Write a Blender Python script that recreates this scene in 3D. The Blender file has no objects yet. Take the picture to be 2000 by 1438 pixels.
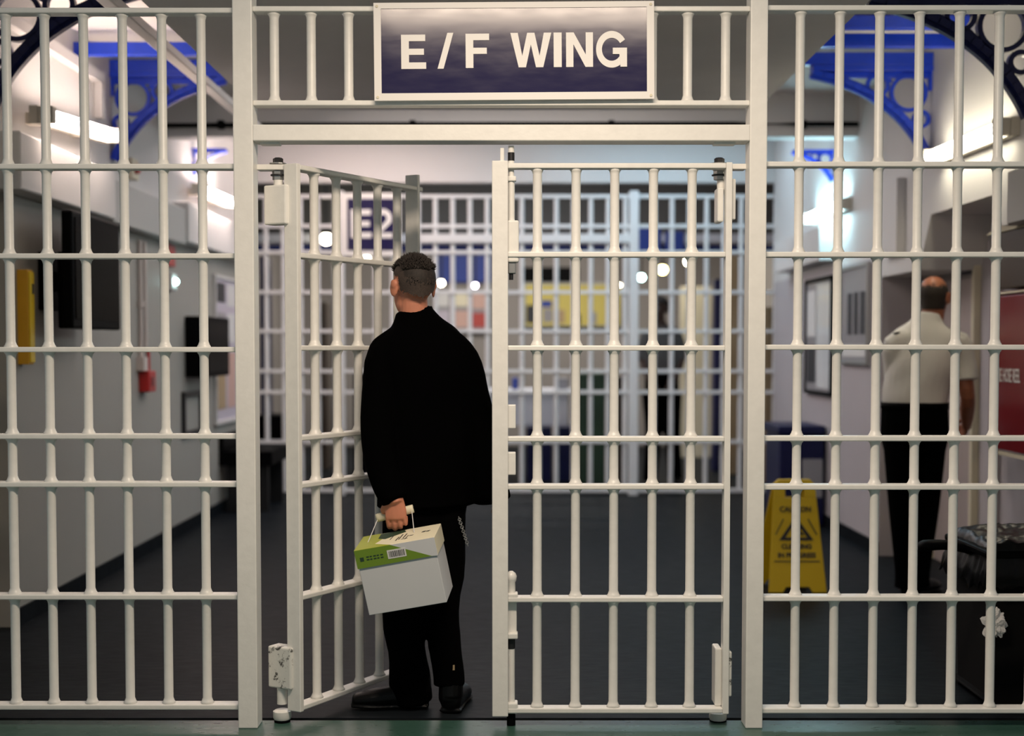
import bpy, bmesh, math, random
from mathutils import Vector, Matrix, noise
random.seed(7)
SC = bpy.context.scene
C = SC.collection
PI = math.pi
R = math.radians

# ------------------------------------------------------------------ camera
CAM = Vector((0.0, -5.19, 1.39))
F, W, H = 2777.78, 2000.0, 1438.0
PITCH = R(2.6)
PPX, PPY = 1000.0, 680.0 + F * math.tan(PITCH)      # optical axis in the frame (lens shifted)
cd = bpy.data.cameras.new('camera')
cam = bpy.data.objects.new('camera', cd); C.objects.link(cam)
cam.location = CAM
cam.rotation_euler = (PI / 2 - PITCH, 0, 0)
cd.lens = 50.0; cd.sensor_width = 36.0; cd.sensor_fit = 'HORIZONTAL'
cd.shift_x = 0.0; cd.shift_y = (PPY - H / 2) / W
cd.dof.use_dof = True; cd.dof.focus_distance = 5.2; cd.dof.aperture_fstop = 1.5
cd.dof.aperture_blades = 0
SC.camera = cam
cp, sp = math.cos(PITCH), math.sin(PITCH)

def at(x, y, Y):
    """the point of the place seen at photo position x, y on the plane at depth Y"""
    dx = (x - PPX) / F; dy = -(y - PPY) / F
    d = Vector((dx, cp + dy * sp, -sp + dy * cp))
    t = (Y - CAM.y) / d.y
    return CAM + d * t
def aX(x, y, Xp):
    """same on the plane at X = Xp"""
    dx = (x - PPX) / F; dy = -(y - PPY) / F
    d = Vector((dx, cp + dy * sp, -sp + dy * cp))
    t = (Xp - CAM.x) / d.x
    return CAM + d * t

# ------------------------------------------------------------------ materials
M = {}
def mat(name, col, rough=0.5, metal=0.0, var=0.0, vscale=8.0, bump=0.0, bscale=60.0, coat=0.0, spec=0.5, sss=0.0):
    m = bpy.data.materials.new(name); m.use_nodes = True
    nt = m.node_tree; b = nt.nodes['Principled BSDF']
    b.inputs['Base Color'].default_value = (*col, 1)
    b.inputs['Roughness'].default_value = rough
    b.inputs['Metallic'].default_value = metal
    b.inputs['Coat Weight'].default_value = coat
    b.inputs['Specular IOR Level'].default_value = spec
    if sss:
        b.inputs['Subsurface Weight'].default_value = sss
        b.inputs['Subsurface Radius'].default_value = (0.012, 0.004, 0.002)
    tc = nt.nodes.new('ShaderNodeTexCoord')
    if var:
        n = nt.nodes.new('ShaderNodeTexNoise'); n.inputs['Scale'].default_value = vscale; n.inputs['Detail'].default_value = 5
        nt.links.new(tc.outputs['Object'], n.inputs['Vector'])
        r = nt.nodes.new('ShaderNodeValToRGB')
        r.color_ramp.elements[0].position = 0.3; r.color_ramp.elements[1].position = 0.7
        r.color_ramp.elements[0].color = (*[max(0, c * (1 - var)) for c in col], 1)
        r.color_ramp.elements[1].color = (*[min(1, c * (1 + var)) for c in col], 1)
        nt.links.new(n.outputs['Fac'], r.inputs['Fac']); nt.links.new(r.outputs['Color'], b.inputs['Base Color'])
    if bump:
        n = nt.nodes.new('ShaderNodeTexNoise'); n.inputs['Scale'].default_value = bscale; n.inputs['Detail'].default_value = 3
        nt.links.new(tc.outputs['Object'], n.inputs['Vector'])
        bp = nt.nodes.new('ShaderNodeBump'); bp.inputs['Strength'].default_value = bump; bp.inputs['Distance'].default_value = 0.004
        nt.links.new(n.outputs['Fac'], bp.inputs['Height']); nt.links.new(bp.outputs['Normal'], b.inputs['Normal'])
    M[name] = m
    return m
def emit(name, col, s):
    m = bpy.data.materials.new(name); m.use_nodes = True
    b = m.node_tree.nodes['Principled BSDF']
    b.inputs['Base Color'].default_value = (0.8, 0.8, 0.8, 1)
    b.inputs['Emission Color'].default_value = (*col, 1); b.inputs['Emission Strength'].default_value = s
    M[name] = m
    return m

mat('bar_paint', (0.83, 0.82, 0.78), 0.36, var=0.03, vscale=30, bump=0.12, bscale=70)
mat('worn_paint', (0.74, 0.74, 0.70), 0.45, bump=0.15, bscale=70)
mat('far_bar_paint', (0.74, 0.74, 0.74), 0.4)
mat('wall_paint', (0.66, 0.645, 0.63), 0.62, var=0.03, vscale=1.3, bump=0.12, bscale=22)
mat('wall_lilac_dim', (0.47, 0.44, 0.46), 0.6, var=0.03, vscale=1.3, bump=0.12, bscale=22)  # light falling off low on the right is put into this colour
mat('wall_shaded', (0.36, 0.345, 0.31), 0.6, var=0.03, vscale=1.3, bump=0.12, bscale=22)  # wall paint darkened: shade below the ducts is put into the grey
mat('wall_grey', (0.46, 0.46, 0.44), 0.55, var=0.03, vscale=1.3, bump=0.1, bscale=22)
mat('ceiling_paint', (0.78, 0.75, 0.73), 0.7, bump=0.08, bscale=15)
mat('soffit_paint', (0.70, 0.68, 0.67), 0.7, var=0.05, vscale=2.0)
mat('girder_white', (0.74, 0.70, 0.67), 0.5, bump=0.1)
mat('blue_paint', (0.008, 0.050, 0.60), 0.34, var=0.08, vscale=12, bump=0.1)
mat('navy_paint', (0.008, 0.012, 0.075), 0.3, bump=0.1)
mat('black_plastic', (0.003, 0.003, 0.0034), 0.45, spec=0.02)
mat('black_matte', (0.003, 0.003, 0.003), 0.8, spec=0.15)
mat('dark_steel', (0.03, 0.03, 0.032), 0.45, metal=0.6)
mat('steel', (0.45, 0.45, 0.44), 0.35, metal=0.9)
mat('screen', (0.010, 0.009, 0.009), 0.28, spec=0.006)
mat('yellow', (0.78, 0.54, 0.012), 0.42)
mat('orange_yellow', (0.70, 0.36, 0.01), 0.45, var=0.05)
mat('sign_navy', (0.015, 0.012, 0.060), 0.2, bump=0.03, bscale=9, spec=0.4)
mat('sign_white', (0.82, 0.80, 0.77), 0.4)
mat('red_paint', (0.20, 0.008, 0.014), 0.30, bump=0.05)
mat('red_plastic', (0.45, 0.012, 0.012), 0.35)
mat('brown_box', (0.075, 0.055, 0.040), 0.45)
mat('door_paint', (0.42, 0.36, 0.34), 0.45)
mat('cream', (0.72, 0.66, 0.50), 0.5)
mat('cream_card', (0.80, 0.74, 0.55), 0.6)
mat('white_card', (0.62, 0.63, 0.65), 0.65, var=0.02, vscale=5)
mat('green_card', (0.16, 0.27, 0.025), 0.5)
mat('green_top', (0.36, 0.40, 0.03), 0.5)
mat('dark_green', (0.02, 0.05, 0.025), 0.6)
mat('ink', (0.03, 0.03, 0.035), 0.6)
mat('paper', (0.70, 0.69, 0.68), 0.7)
mat('bag_black', (0.003, 0.003, 0.0033), 0.30, bump=0.5, bscale=24, spec=0.14)
mat('coat_black', (0.0009, 0.0009, 0.0010), 0.95, bump=0.2, bscale=300, spec=0.02)
mat('trouser_black', (0.0012, 0.0012, 0.0014), 0.95, bump=0.2, bscale=300, spec=0.03)
mat('shoe_black', (0.002, 0.002, 0.0022), 0.38, spec=0.2)
mat('skin', (0.58, 0.23, 0.14), 0.5, var=0.06, vscale=30, sss=0.15)
mat('skin_tan', (0.36, 0.13, 0.065), 0.5, var=0.06, vscale=30, sss=0.15)
mat('skin_dark', (0.07, 0.035, 0.025), 0.5)
mat('hair_brown', (0.020, 0.014, 0.011), 0.75, var=0.3, vscale=120)
mat('hair_fade', (0.052, 0.036, 0.029), 0.8, var=0.3, vscale=220)
mat('hair_grey', (0.030, 0.022, 0.016), 0.8, var=0.3, vscale=200)
mat('shirt_white', (0.70, 0.68, 0.62), 0.75, bump=0.2, bscale=14)
mat('shirt_grey', (0.10, 0.095, 0.095), 0.8)
mat('eye', (0.75, 0.73, 0.70), 0.2)
mat('glass_lens', (0.75, 0.78, 0.8), 0.1)
mat('blue_plastic', (0.005, 0.007, 0.05), 0.4, spec=0.3)
mat('blue_board', (0.02, 0.05, 0.30), 0.5)
mat('notice_yellow', (0.62, 0.52, 0.13), 0.6)
mat('notice_pink', (0.62, 0.40, 0.34), 0.6)
mat('notice_red', (0.45, 0.07, 0.06), 0.6)
mat('notice_lilac', (0.55, 0.50, 0.58), 0.6)
mat('tan', (0.42, 0.30, 0.17), 0.6)
mat('board_grey', (0.30, 0.29, 0.31), 0.3)
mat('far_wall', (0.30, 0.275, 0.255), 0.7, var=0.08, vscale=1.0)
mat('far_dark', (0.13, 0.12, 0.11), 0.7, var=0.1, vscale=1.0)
mat('table_white', (0.70, 0.70, 0.76), 0.5)
mat('pipe_paint', (0.62, 0.56, 0.53), 0.5)
mat('tube_cap', (0.60, 0.56, 0.47), 0.5)
emit('tube_warm', (1.0, 0.80, 0.70), 32)
emit('tube_yellow', (1.0, 0.91, 0.70), 20)
emit('tube_cyan', (0.50, 0.86, 1.0), 48)
emit('tube_pink', (1.0, 0.80, 0.74), 56)
emit('globe_warm', (1.0, 0.88, 0.62), 26)
emit('globe_yellow', (1.0, 0.80, 0.28), 26)
emit('globe_cyan', (0.55, 1.0, 0.95), 26)
emit('globe_lilac', (0.95, 0.82, 1.0), 22)

def floor_mat(name, c1, c2, rough, spec=0.5):
    m = mat(name, c1, rough, spec=spec)
    nt = m.node_tree; b = nt.nodes['Principled BSDF']
    tc = nt.nodes.new('ShaderNodeTexCoord')
    mp = nt.nodes.new('ShaderNodeMapping'); mp.inputs['Scale'].default_value = (1.2, 4.0, 1)
    n = nt.nodes.new('ShaderNodeTexNoise'); n.inputs['Scale'].default_value = 2.2; n.inputs['Detail'].default_value = 6
    r = nt.nodes.new('ShaderNodeValToRGB')
    r.color_ramp.elements[0].position = 0.3; r.color_ramp.elements[1].position = 0.75
    r.color_ramp.elements[0].color = (*c1, 1); r.color_ramp.elements[1].color = (*c2, 1)
    nt.links.new(tc.outputs['Object'], mp.inputs['Vector']); nt.links.new(mp.outputs['Vector'], n.inputs['Vector'])
    nt.links.new(n.outputs['Fac'], r.inputs['Fac']); nt.links.new(r.outputs['Color'], b.inputs['Base Color'])
    n2 = nt.nodes.new('ShaderNodeTexNoise'); n2.inputs['Scale'].default_value = 9.0; n2.inputs['Detail'].default_value = 4
    mr = nt.nodes.new('ShaderNodeMapRange'); mr.inputs['To Min'].default_value = rough - 0.08; mr.inputs['To Max'].default_value = rough + 0.12
    nt.links.new(mp.outputs['Vector'], n2.inputs['Vector']); nt.links.new(n2.outputs['Fac'], mr.inputs['Value'])
    nt.links.new(mr.outputs['Result'], b.inputs['Roughness'])
    return m
floor_mat('floor_blue', (0.0075, 0.0095, 0.012), (0.012, 0.015, 0.018), 0.46, 0.04)
floor_mat('floor_green', (0.028, 0.075, 0.057), (0.045, 0.105, 0.082), 0.28)
# chipped paint of the lower hinge box
def chips(m):
    nt = m.node_tree; b = nt.nodes['Principled BSDF']
    tc = nt.nodes.new('ShaderNodeTexCoord')
    n = nt.nodes.new('ShaderNodeTexNoise'); n.inputs['Scale'].default_value = 26; n.inputs['Detail'].default_value = 8; n.inputs['Roughness'].default_value = 0.7
    r = nt.nodes.new('ShaderNodeValToRGB')
    r.color_ramp.elements[0].position = 0.54; r.color_ramp.elements[1].position = 0.60
    r.color_ramp.elements[0].color = (0.74, 0.74, 0.70, 1); r.color_ramp.elements[1].color = (0.06, 0.06, 0.055, 1)
    nt.links.new(tc.outputs['Object'], n.inputs['Vector']); nt.links.new(n.outputs['Fac'], r.inputs['Fac'])
    nt.links.new(r.outputs['Color'], b.inputs['Base Color'])
chips(M['worn_paint'])
# smears on the big sign's plastic: they only change the gloss
def smear(m):
    nt = m.node_tree; b = nt.nodes['Principled BSDF']
    tc = nt.nodes.new('ShaderNodeTexCoord'); mp = nt.nodes.new('ShaderNodeMapping')
    mp.inputs['Scale'].default_value = (2.2, 1, 9); mp.inputs['Rotation'].default_value = (0, R(14), 0)
    n = nt.nodes.new('ShaderNodeTexNoise'); n.inputs['Scale'].default_value = 3; n.inputs['Detail'].default_value = 7
    mr = nt.nodes.new('ShaderNodeMapRange'); mr.inputs['To Min'].default_value = 0.08; mr.inputs['To Max'].default_value = 0.23
    nt.links.new(tc.outputs['Object'], mp.inputs['Vector']); nt.links.new(mp.outputs['Vector'], n.inputs['Vector'])
    nt.links.new(n.outputs['Fac'], mr.inputs['Value']); nt.links.new(mr.outputs['Result'], b.inputs['Roughness'])
smear(M['sign_navy'])

# ------------------------------------------------------------------ builders
def link(name, bm, m, parent=None, bev=0.0, smooth=False, autos=False):
    me = bpy.data.meshes.new(name); bmesh.ops.recalc_face_normals(bm, faces=bm.faces[:]); bm.to_mesh(me); bm.free()
    for mm in (m if isinstance(m, (list, tuple)) else [m]):
        me.materials.append(M[mm])
    o = bpy.data.objects.new(name, me); C.objects.link(o)
    if smooth:
        for p in me.polygons: p.use_smooth = True
    if autos:
        for p in me.polygons: p.use_smooth = True
        me.set_sharp_from_angle(angle=R(40))
    if bev:
        md = o.modifiers.new('bevel', 'BEVEL'); md.width = bev; md.segments = 2; md.limit_method = 'ANGLE'; md.angle_limit = R(40)
    if parent: o.parent = parent
    return o
def NB(): return bmesh.new()
def box(bm, x0, x1, y0, y1, z0, z1, mi=0, mtx=None):
    if x0 > x1: x0, x1 = x1, x0
    if y0 > y1: y0, y1 = y1, y0
    if z0 > z1: z0, z1 = z1, z0
    v = [Vector(p) for p in ((x0,y0,z0),(x1,y0,z0),(x1,y1,z0),(x0,y1,z0),(x0,y0,z1),(x1,y0,z1),(x1,y1,z1),(x0,y1,z1))]
    if mtx: v = [mtx @ p for p in v]
    v = [bm.verts.new(p) for p in v]
    for f in ((0,3,2,1),(4,5,6,7),(0,1,5,4),(1,2,6,5),(2,3,7,6),(3,0,4,7)):
        fc = bm.faces.new([v[i] for i in f]); fc.material_index = mi
    return bm
def prism(bm, pts, off, mi=0):
    """closed outline pts (3D, planar) pushed along off"""
    off = Vector(off)
    a = [bm.verts.new(Vector(p)) for p in pts]; b = [bm.verts.new(Vector(p) + off) for p in pts]
    n = len(a)
    bm.faces.new(a[::-1]).material_index = mi; bm.faces.new(b).material_index = mi
    for i in range(n):
        bm.faces.new((a[i], a[(i+1) % n], b[(i+1) % n], b[i])).material_index = mi
    return bm
def frame_of(t, ref):
    t = t.normalized(); s = ref - t * ref.dot(t)
    if s.length < 1e-4:
        s = Vector((1,0,0)) if abs(t.x) < .9 else Vector((0,1,0)); s = s - t * s.dot(t)
    s.normalize(); return s, t.cross(s)
def loft(bm, pts, rads, n=16, ref=Vector((1,0,0)), sub=3, dome=0.6, mi=0):
    """smooth closed limb through pts; rads are r or (r_side, r_other)"""
    P = [Vector(p) for p in pts]; Q = [(r, r) if not isinstance(r, (tuple, list)) else tuple(r) for r in rads]
    refs = ref if isinstance(ref, list) else [ref] * len(P)
    pp, qq, rr = [], [], []
    def cr(a, b, c, d, t):
        return 0.5 * ((2*b) + (c-a)*t + (2*a-5*b+4*c-d)*t*t + (-a+3*b-3*c+d)*t*t*t)
    for i in range(len(P) - 1):
        for k in range(sub):
            t = k / sub
            a, b, c, d = P[max(i-1,0)], P[i], P[i+1], P[min(i+2,len(P)-1)]
            pp.append(cr(a, b, c, d, t))
            qa, qb, qc, qd = Q[max(i-1,0)], Q[i], Q[i+1], Q[min(i+2,len(P)-1)]
            qq.append(tuple(max(0.001, cr(qa[j], qb[j], qc[j], qd[j], t)) for j in (0,1)))
            rr.append(refs[i].lerp(refs[i+1], t))
    pp.append(P[-1]); qq.append(Q[-1]); rr.append(refs[-1])
    rings = []
    L = len(pp)
    def ring(c, s, b, q, k=1.0):
        return [bm.verts.new(c + s * (q[0]*k*math.cos(2*PI*j/n)) + b * (q[1]*k*math.sin(2*PI*j/n))) for j in range(n)]
    for i in range(L):
        t = pp[min(i+1, L-1)] - pp[max(i-1, 0)]
        s, b = frame_of(t, rr[i])
        tn = t.normalized(); m = min(qq[i])
        if i == 0 and dome:
            for h, k in ((1.0, 0.25), (0.8, 0.6), (0.45, 0.89)):
                rings.append(ring(pp[i] - tn * (m * dome * h), s, b, qq[i], k))
        rings.append(ring(pp[i], s, b, qq[i]))
        if i == L - 1 and dome:
            for h, k in ((0.45, 0.89), (0.8, 0.6), (1.0, 0.25)):
                rings.append(ring(pp[i] + tn * (m * dome * h), s, b, qq[i], k))
    for a, b in zip(rings, rings[1:]):
        for j in range(n):
            bm.faces.new((a[j], a[(j+1) % n], b[(j+1) % n], b[j])).material_index = mi
    bm.faces.new(rings[0][::-1]).material_index = mi; bm.faces.new(rings[-1]).material_index = mi
    return bm
def cyl(bm, p0, p1, r, n=16, r2=None, mi=0):
    return loft(bm, [p0, p1], [r, r if r2 is None else r2], n=n, sub=1, dome=0, mi=mi)
def lathe(bm, x, y, prof, n=14, mi=0):
    """prof = [(z, r)...] turned about the vertical through x, y"""
    rings = [[bm.verts.new((x + r*math.cos(2*PI*j/n), y + r*math.sin(2*PI*j/n), z)) for j in range(n)] for z, r in prof]
    for a, b in zip(rings, rings[1:]):
        for j in range(n): bm.faces.new((a[j], a[(j+1)%n], b[(j+1)%n], b[j])).material_index = mi
    bm.faces.new(rings[0][::-1]).material_index = mi; bm.faces.new(rings[-1]).material_index = mi
    return bm
def ell(bm, c, r, rot=None, u=20, v=14):
    mt = Matrix.Translation(Vector(c)) @ (rot.to_4x4() if rot else Matrix()) @ Matrix.Diagonal((*r, 1))
    bmesh.ops.create_uvsphere(bm, u_segments=u, v_segments=v, radius=1.0, matrix=mt)
    return bm
def fuse(o, voxel, smooth=4, fac=0.5):
    """joins the overlapping limbs of one mesh into one continuous skin"""
    rm = o.modifiers.new('remesh', 'REMESH'); rm.mode = 'VOXEL'; rm.voxel_size = voxel; rm.use_smooth_shade = True
    if smooth:
        s = o.modifiers.new('smooth', 'SMOOTH'); s.factor = fac; s.iterations = smooth
    dg = bpy.context.evaluated_depsgraph_get(); dg.update()
    me = bpy.data.meshes.new_from_object(o.evaluated_get(dg))
    old = o.data; ms = [m for m in old.materials]
    o.modifiers.clear(); o.data = me; me.name = o.name
    me.materials.clear()
    for m in ms: me.materials.append(m)
    for p in me.polygons: p.use_smooth = True
    bpy.data.meshes.remove(old)
    return o
def empty(name, loc=(0,0,0), rz=0.0):
    o = bpy.data.objects.new(name, None); C.objects.link(o); o.location = loc; o.rotation_euler = (0,0,rz); o.empty_display_size = 0.1
    return o
def tag(o, label, cat, group=None, kind=None):
    o['label'] = label; o['category'] = cat
    if group: o['group'] = group
    if kind: o['kind'] = kind
    return o
def struct(name, bm, m, label=None, bev=0.0, parent=None, smooth=False):
    o = link(name, bm, m, parent, bev, smooth)
    if parent is None:
        o['kind'] = 'structure'
        if label: o['label'] = label
    return o
def sbox(name, x0, x1, y0, y1, z0, z1, m, label=None, bev=0.0):
    return struct(name, box(NB(), x0, x1, y0, y1, z0, z1), m, label, bev)
def text_mesh(name, s, size, m, mtx, parent=None, off=0.0, xs=1.0, ext=0.0006, fit=None):
    cu = bpy.data.curves.new(name, 'FONT'); cu.body = s; cu.size = size; cu.align_x = 'CENTER'; cu.align_y = 'CENTER'
    cu.offset = off; cu.extrude = ext; cu.resolution_u = 3
    t = bpy.data.objects.new(name + '_tmp', cu); C.objects.link(t)
    dg = bpy.context.evaluated_depsgraph_get(); dg.update()
    me = bpy.data.meshes.new_from_object(t.evaluated_get(dg))
    bpy.data.objects.remove(t); bpy.data.curves.remove(cu)
    if fit:
        xs_ = [v.co.x for v in me.vertices]; xs = fit / (max(xs_) - min(xs_))
    me.transform(mtx @ Matrix.Diagonal((xs, 1, 1, 1)))
    me.materials.clear(); me.materials.append(M[m])
    bt = bmesh.new(); bt.from_mesh(me); bt.verts.ensure_lookup_table(); bt.faces.ensure_lookup_table()
    isl = {}; seen = set()
    for v in bt.verts:
        if v.index in seen: continue
        st, grp = [v], set()
        while st:
            q = st.pop()
            if q.index in grp: continue
            grp.add(q.index); st.extend(e.other_vert(q) for e in q.link_edges)
        seen |= grp; isl[v.index] = grp
    me.calc_loop_triangles()
    for grp in isl.values():
        m2 = bpy.data.meshes.new(name); vm = {i: k for k, i in enumerate(sorted(grp))}
        m2.from_pydata([bt.verts[i].co[:] for i in sorted(grp)], [], [[vm[v.index] for v in f.verts] for f in bt.faces if f.verts[0].index in grp])
        m2.materials.append(M[m])
        o = bpy.data.objects.new(name, m2); C.objects.link(o)
        if parent: o.parent = parent
    bt.free(); bpy.data.meshes.remove(me)
FACE_CAM = Matrix.Rotation(PI/2, 4, 'X')           # writing in XY turned to read from -Y
# ------------------------------------------------------------------ the setting
XL, XR, XRN = -2.47, 2.45, 2.82
xfl, xfr = at(-175, 690, 0).x - 0.001, at(2145, 690, 0).x + 0.001
sbox('floor', -3.4, 3.6, 0.10, 17.0, -0.12, 0.0, 'floor_blue', 'dark blue grey corridor floor beyond the gate')
sbox('floor', -3.4, 3.6, -6.5, 0.065, -0.12, 0.0, 'floor_green', 'green floor in front of the gate line')
sbox('trim_1', -3.4, 3.6, 0.065, 0.10, -0.12, -0.006, 'black_matte', 'black joint strip in the floor under the gate')
# left wall: near stretch with a door recess, then the long run
sbox('wall_left', XL-0.25, XL, 1.84, 8.15, 0, 2.16, 'wall_shaded', 'lower wall on the left of the corridor, duct shade put into its grey')
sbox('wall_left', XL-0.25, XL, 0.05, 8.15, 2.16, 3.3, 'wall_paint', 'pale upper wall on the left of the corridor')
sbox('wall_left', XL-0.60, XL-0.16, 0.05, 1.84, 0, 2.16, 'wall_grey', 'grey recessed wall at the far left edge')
sbox('baseboard_left', XL, XL+0.012, 1.84, 8.1, 0, 0.09, 'floor_blue', 'dark skirting of the left wall')
# right wall
sbox('wall_right', XR, XR+0.6, 4.27, 8.15, 0, 2.0, 'wall_lilac_dim', 'lower wall on the right of the corridor, light falloff put into its greyish lilac')
sbox('wall_right', XR, XR+0.6, 4.27, 8.15, 2.0, 3.3, 'wall_paint', 'pale upper wall on the right of the corridor')
sbox('wall_right', XRN, XRN+0.25, 0.05, 4.27, 0, 3.3, 'wall_lilac_dim', 'recessed near wall on the right behind the officer')  # same dimmed tone, falloff painted in
sbox('baseboard_right', XR-0.012, XR, 4.27, 8.1, 0, 0.09, 'floor_blue')
sbox('wall_front', -3.4, xfl, -0.06, 0.05, 0, 3.3, 'wall_paint'); sbox('wall_front', xfr, 3.6, -0.06, 0.05, 0, 3.3, 'wall_paint')
# upper wall boxed out above the right recess, with cut corners
b = NB()
yN, yF = 1.95, 3.62
prism(b, [(XR, 0.05, 2.0), (XR, yN, 2.0), (XR, yN+0.16, 2.17), (XR, yF-0.45, 2.17), (XR, yF-0.22, 1.86), (XR, 4.27, 1.86), (XR, 4.27, 3.3), (XR, 0.05, 3.3)], (XRN-XR, 0, 0))
struct('wall_right', b, 'wall_paint', 'boxed out upper wall with cut corners above the right recess')
# ceilings
sbox('ceiling', XL, XRN, 0.3, 5.1, 3.18, 3.30, 'ceiling_paint', 'white ceiling above the blue joists')
sbox('ceiling', XL, XRN, 5.12, 8.3, 3.45, 3.55, 'ceiling_paint', 'white ceiling before the far bars')
sbox('wall_back', XL, XR+0.05, 8.22, 8.34, 2.94, 3.45, 'wall_paint', 'white wall strip over the far bars')
sbox('wall_left', XL-0.25, XL, 5.12, 8.15, 3.3, 3.5, 'wall_paint'); sbox('wall_right', XR, XR+0.6, 5.12, 8.15, 3.3, 3.5, 'wall_paint')
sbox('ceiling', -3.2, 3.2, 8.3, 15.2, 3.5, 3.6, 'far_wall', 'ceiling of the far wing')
sbox('ceiling', -1.44, 1.39, 0.12, 2.95, 2.74, 2.86, 'soffit_paint', 'grey underside of the walkway over the gate')
sbox('trim_2', XL, XRN, 4.95, 5.12, 2.885, 3.5, 'wall_paint', 'cross beam over the corridor')
b = NB(); box(b, -1.745, -1.68, 0.2, 4.95, 2.845, 2.89)
struct('trim_3', b, 'girder_white', 'long white edge beam at upper left', 0.006)
# far wing shell
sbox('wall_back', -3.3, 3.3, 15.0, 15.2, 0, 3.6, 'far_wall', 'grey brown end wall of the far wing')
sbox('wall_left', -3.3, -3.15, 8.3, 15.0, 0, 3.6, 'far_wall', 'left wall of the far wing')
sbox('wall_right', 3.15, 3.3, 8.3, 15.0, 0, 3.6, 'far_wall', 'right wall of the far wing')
sbox('wall_left', -3.15, XL-0.02, 8.15, 8.3, 0, 3.5, 'wall_paint'); sbox('wall_right', XR+0.02, 3.15, 8.15, 8.3, 0, 3.5, 'wall_paint')
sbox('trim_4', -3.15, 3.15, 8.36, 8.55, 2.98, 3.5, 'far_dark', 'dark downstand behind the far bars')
# bulkheads under the left lights
sbox('trim_5', XL, -2.35, 1.66, 3.30, 2.15, 2.43, 'wall_paint', 'white boxed duct along the left wall', 0.01)
sbox('trim_6', XL, -2.37, 3.31, 5.2, 2.14, 2.40, 'wall_grey', 'boxed duct further along the left wall, its grey standing for weaker light', 0.01)  # same duct past the lamp; the drop in light is painted grey
sbox('trim_7', XL, -2.35, 5.21, 7.6, 2.16, 2.45, 'wall_paint', 'white boxed duct under the far left light', 0.01)
sbox('trim_9', XR-0.06, XR, 3.70, 4.1, 1.98, 2.45, 'wall_paint', 'white boxing on the right upper wall', 0.006)
sbox('trim_10', XR-0.13, XR, 5.6, 7.4, 2.05, 2.32, 'wall_paint', 'white boxed duct under the far right light', 0.008)
b = NB(); box(b, XL, XL+0.05, 1.70, 3.35, 2.955, 3.02); box(b, XL, XL+0.05, 3.28, 3.35, 2.75, 2.955)
struct('trim_11', b, 'soffit_paint', 'grey cable tray high on the left wall', 0.004)

# doors in the right recess
dr = empty('door_1', (XRN, 3.79, 0)); dr['kind'] = 'structure'; dr['label'] = 'pinkish grey cell door in the right wall recess'
b = NB(); box(b, -0.035, 0, -0.36, 0.36, 0.0, 2.14); link('door_leaf', b, 'door_paint', dr, 0.004)
b = NB(); box(b, -0.045, 0.0, 0.36, 0.42, 0, 2.20); box(b, -0.045, 0, -0.41, -0.36, 0, 2.20); box(b, -0.045, 0, -0.36, 0.36, 2.14, 2.20)
link('door_frame', b, 'cream', dr, 0.004)
b = NB(); cyl(b, (-0.035, -0.28, 1.02), (-0.085, -0.28, 1.02), 0.012); cyl(b, (-0.08, -0.29, 1.02), (-0.08, -0.17, 1.02), 0.011); link('door_handle', b, 'steel', dr)
b = NB(); box(b, -0.042, -0.034, -0.34, -0.16, 1.84, 2.0); o = link('number_plate', b, 'sign_navy', dr)
# ------------------------------------------------------------------ joists and brackets
def joist(label, x0, x1, y, z0, z1):
    b = NB(); prism(b, [(x0, y, z0), (x0, y+0.06, z0), (x0, y+0.06, z0+0.012), (x0, y+0.012, z0+0.012), (x0, y+0.012, z1-0.012), (x0, y+0.06, z1-0.012), (x0, y+0.06, z1), (x0, y, z1)], (x1-x0, 0, 0))
    o = link('steel_joist', b, 'blue_paint', None, 0.003)
    return tag(o, label, 'joist', 'blue steel joists')
joist('blue joist nearest the camera on the left, ending above the first wall lamp', XL-0.002, -1.44, 2.90, 3.040, 3.112)
joist('blue joist on the left directly over the arched bracket', XL-0.002, -1.44, 3.62, 3.086, 3.158)
joist('topmost of the three blue joists at upper right', 1.25, XR+0.002, 2.50, 3.10, 3.168)
joist('middle of the three blue joists at upper right', 1.25, XR+0.002, 2.68, 3.04, 3.112)
joist('lowest of the three blue joists at upper right, on the arched bracket', 1.25, XR+0.002, 3.16, 3.036, 3.108)
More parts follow.
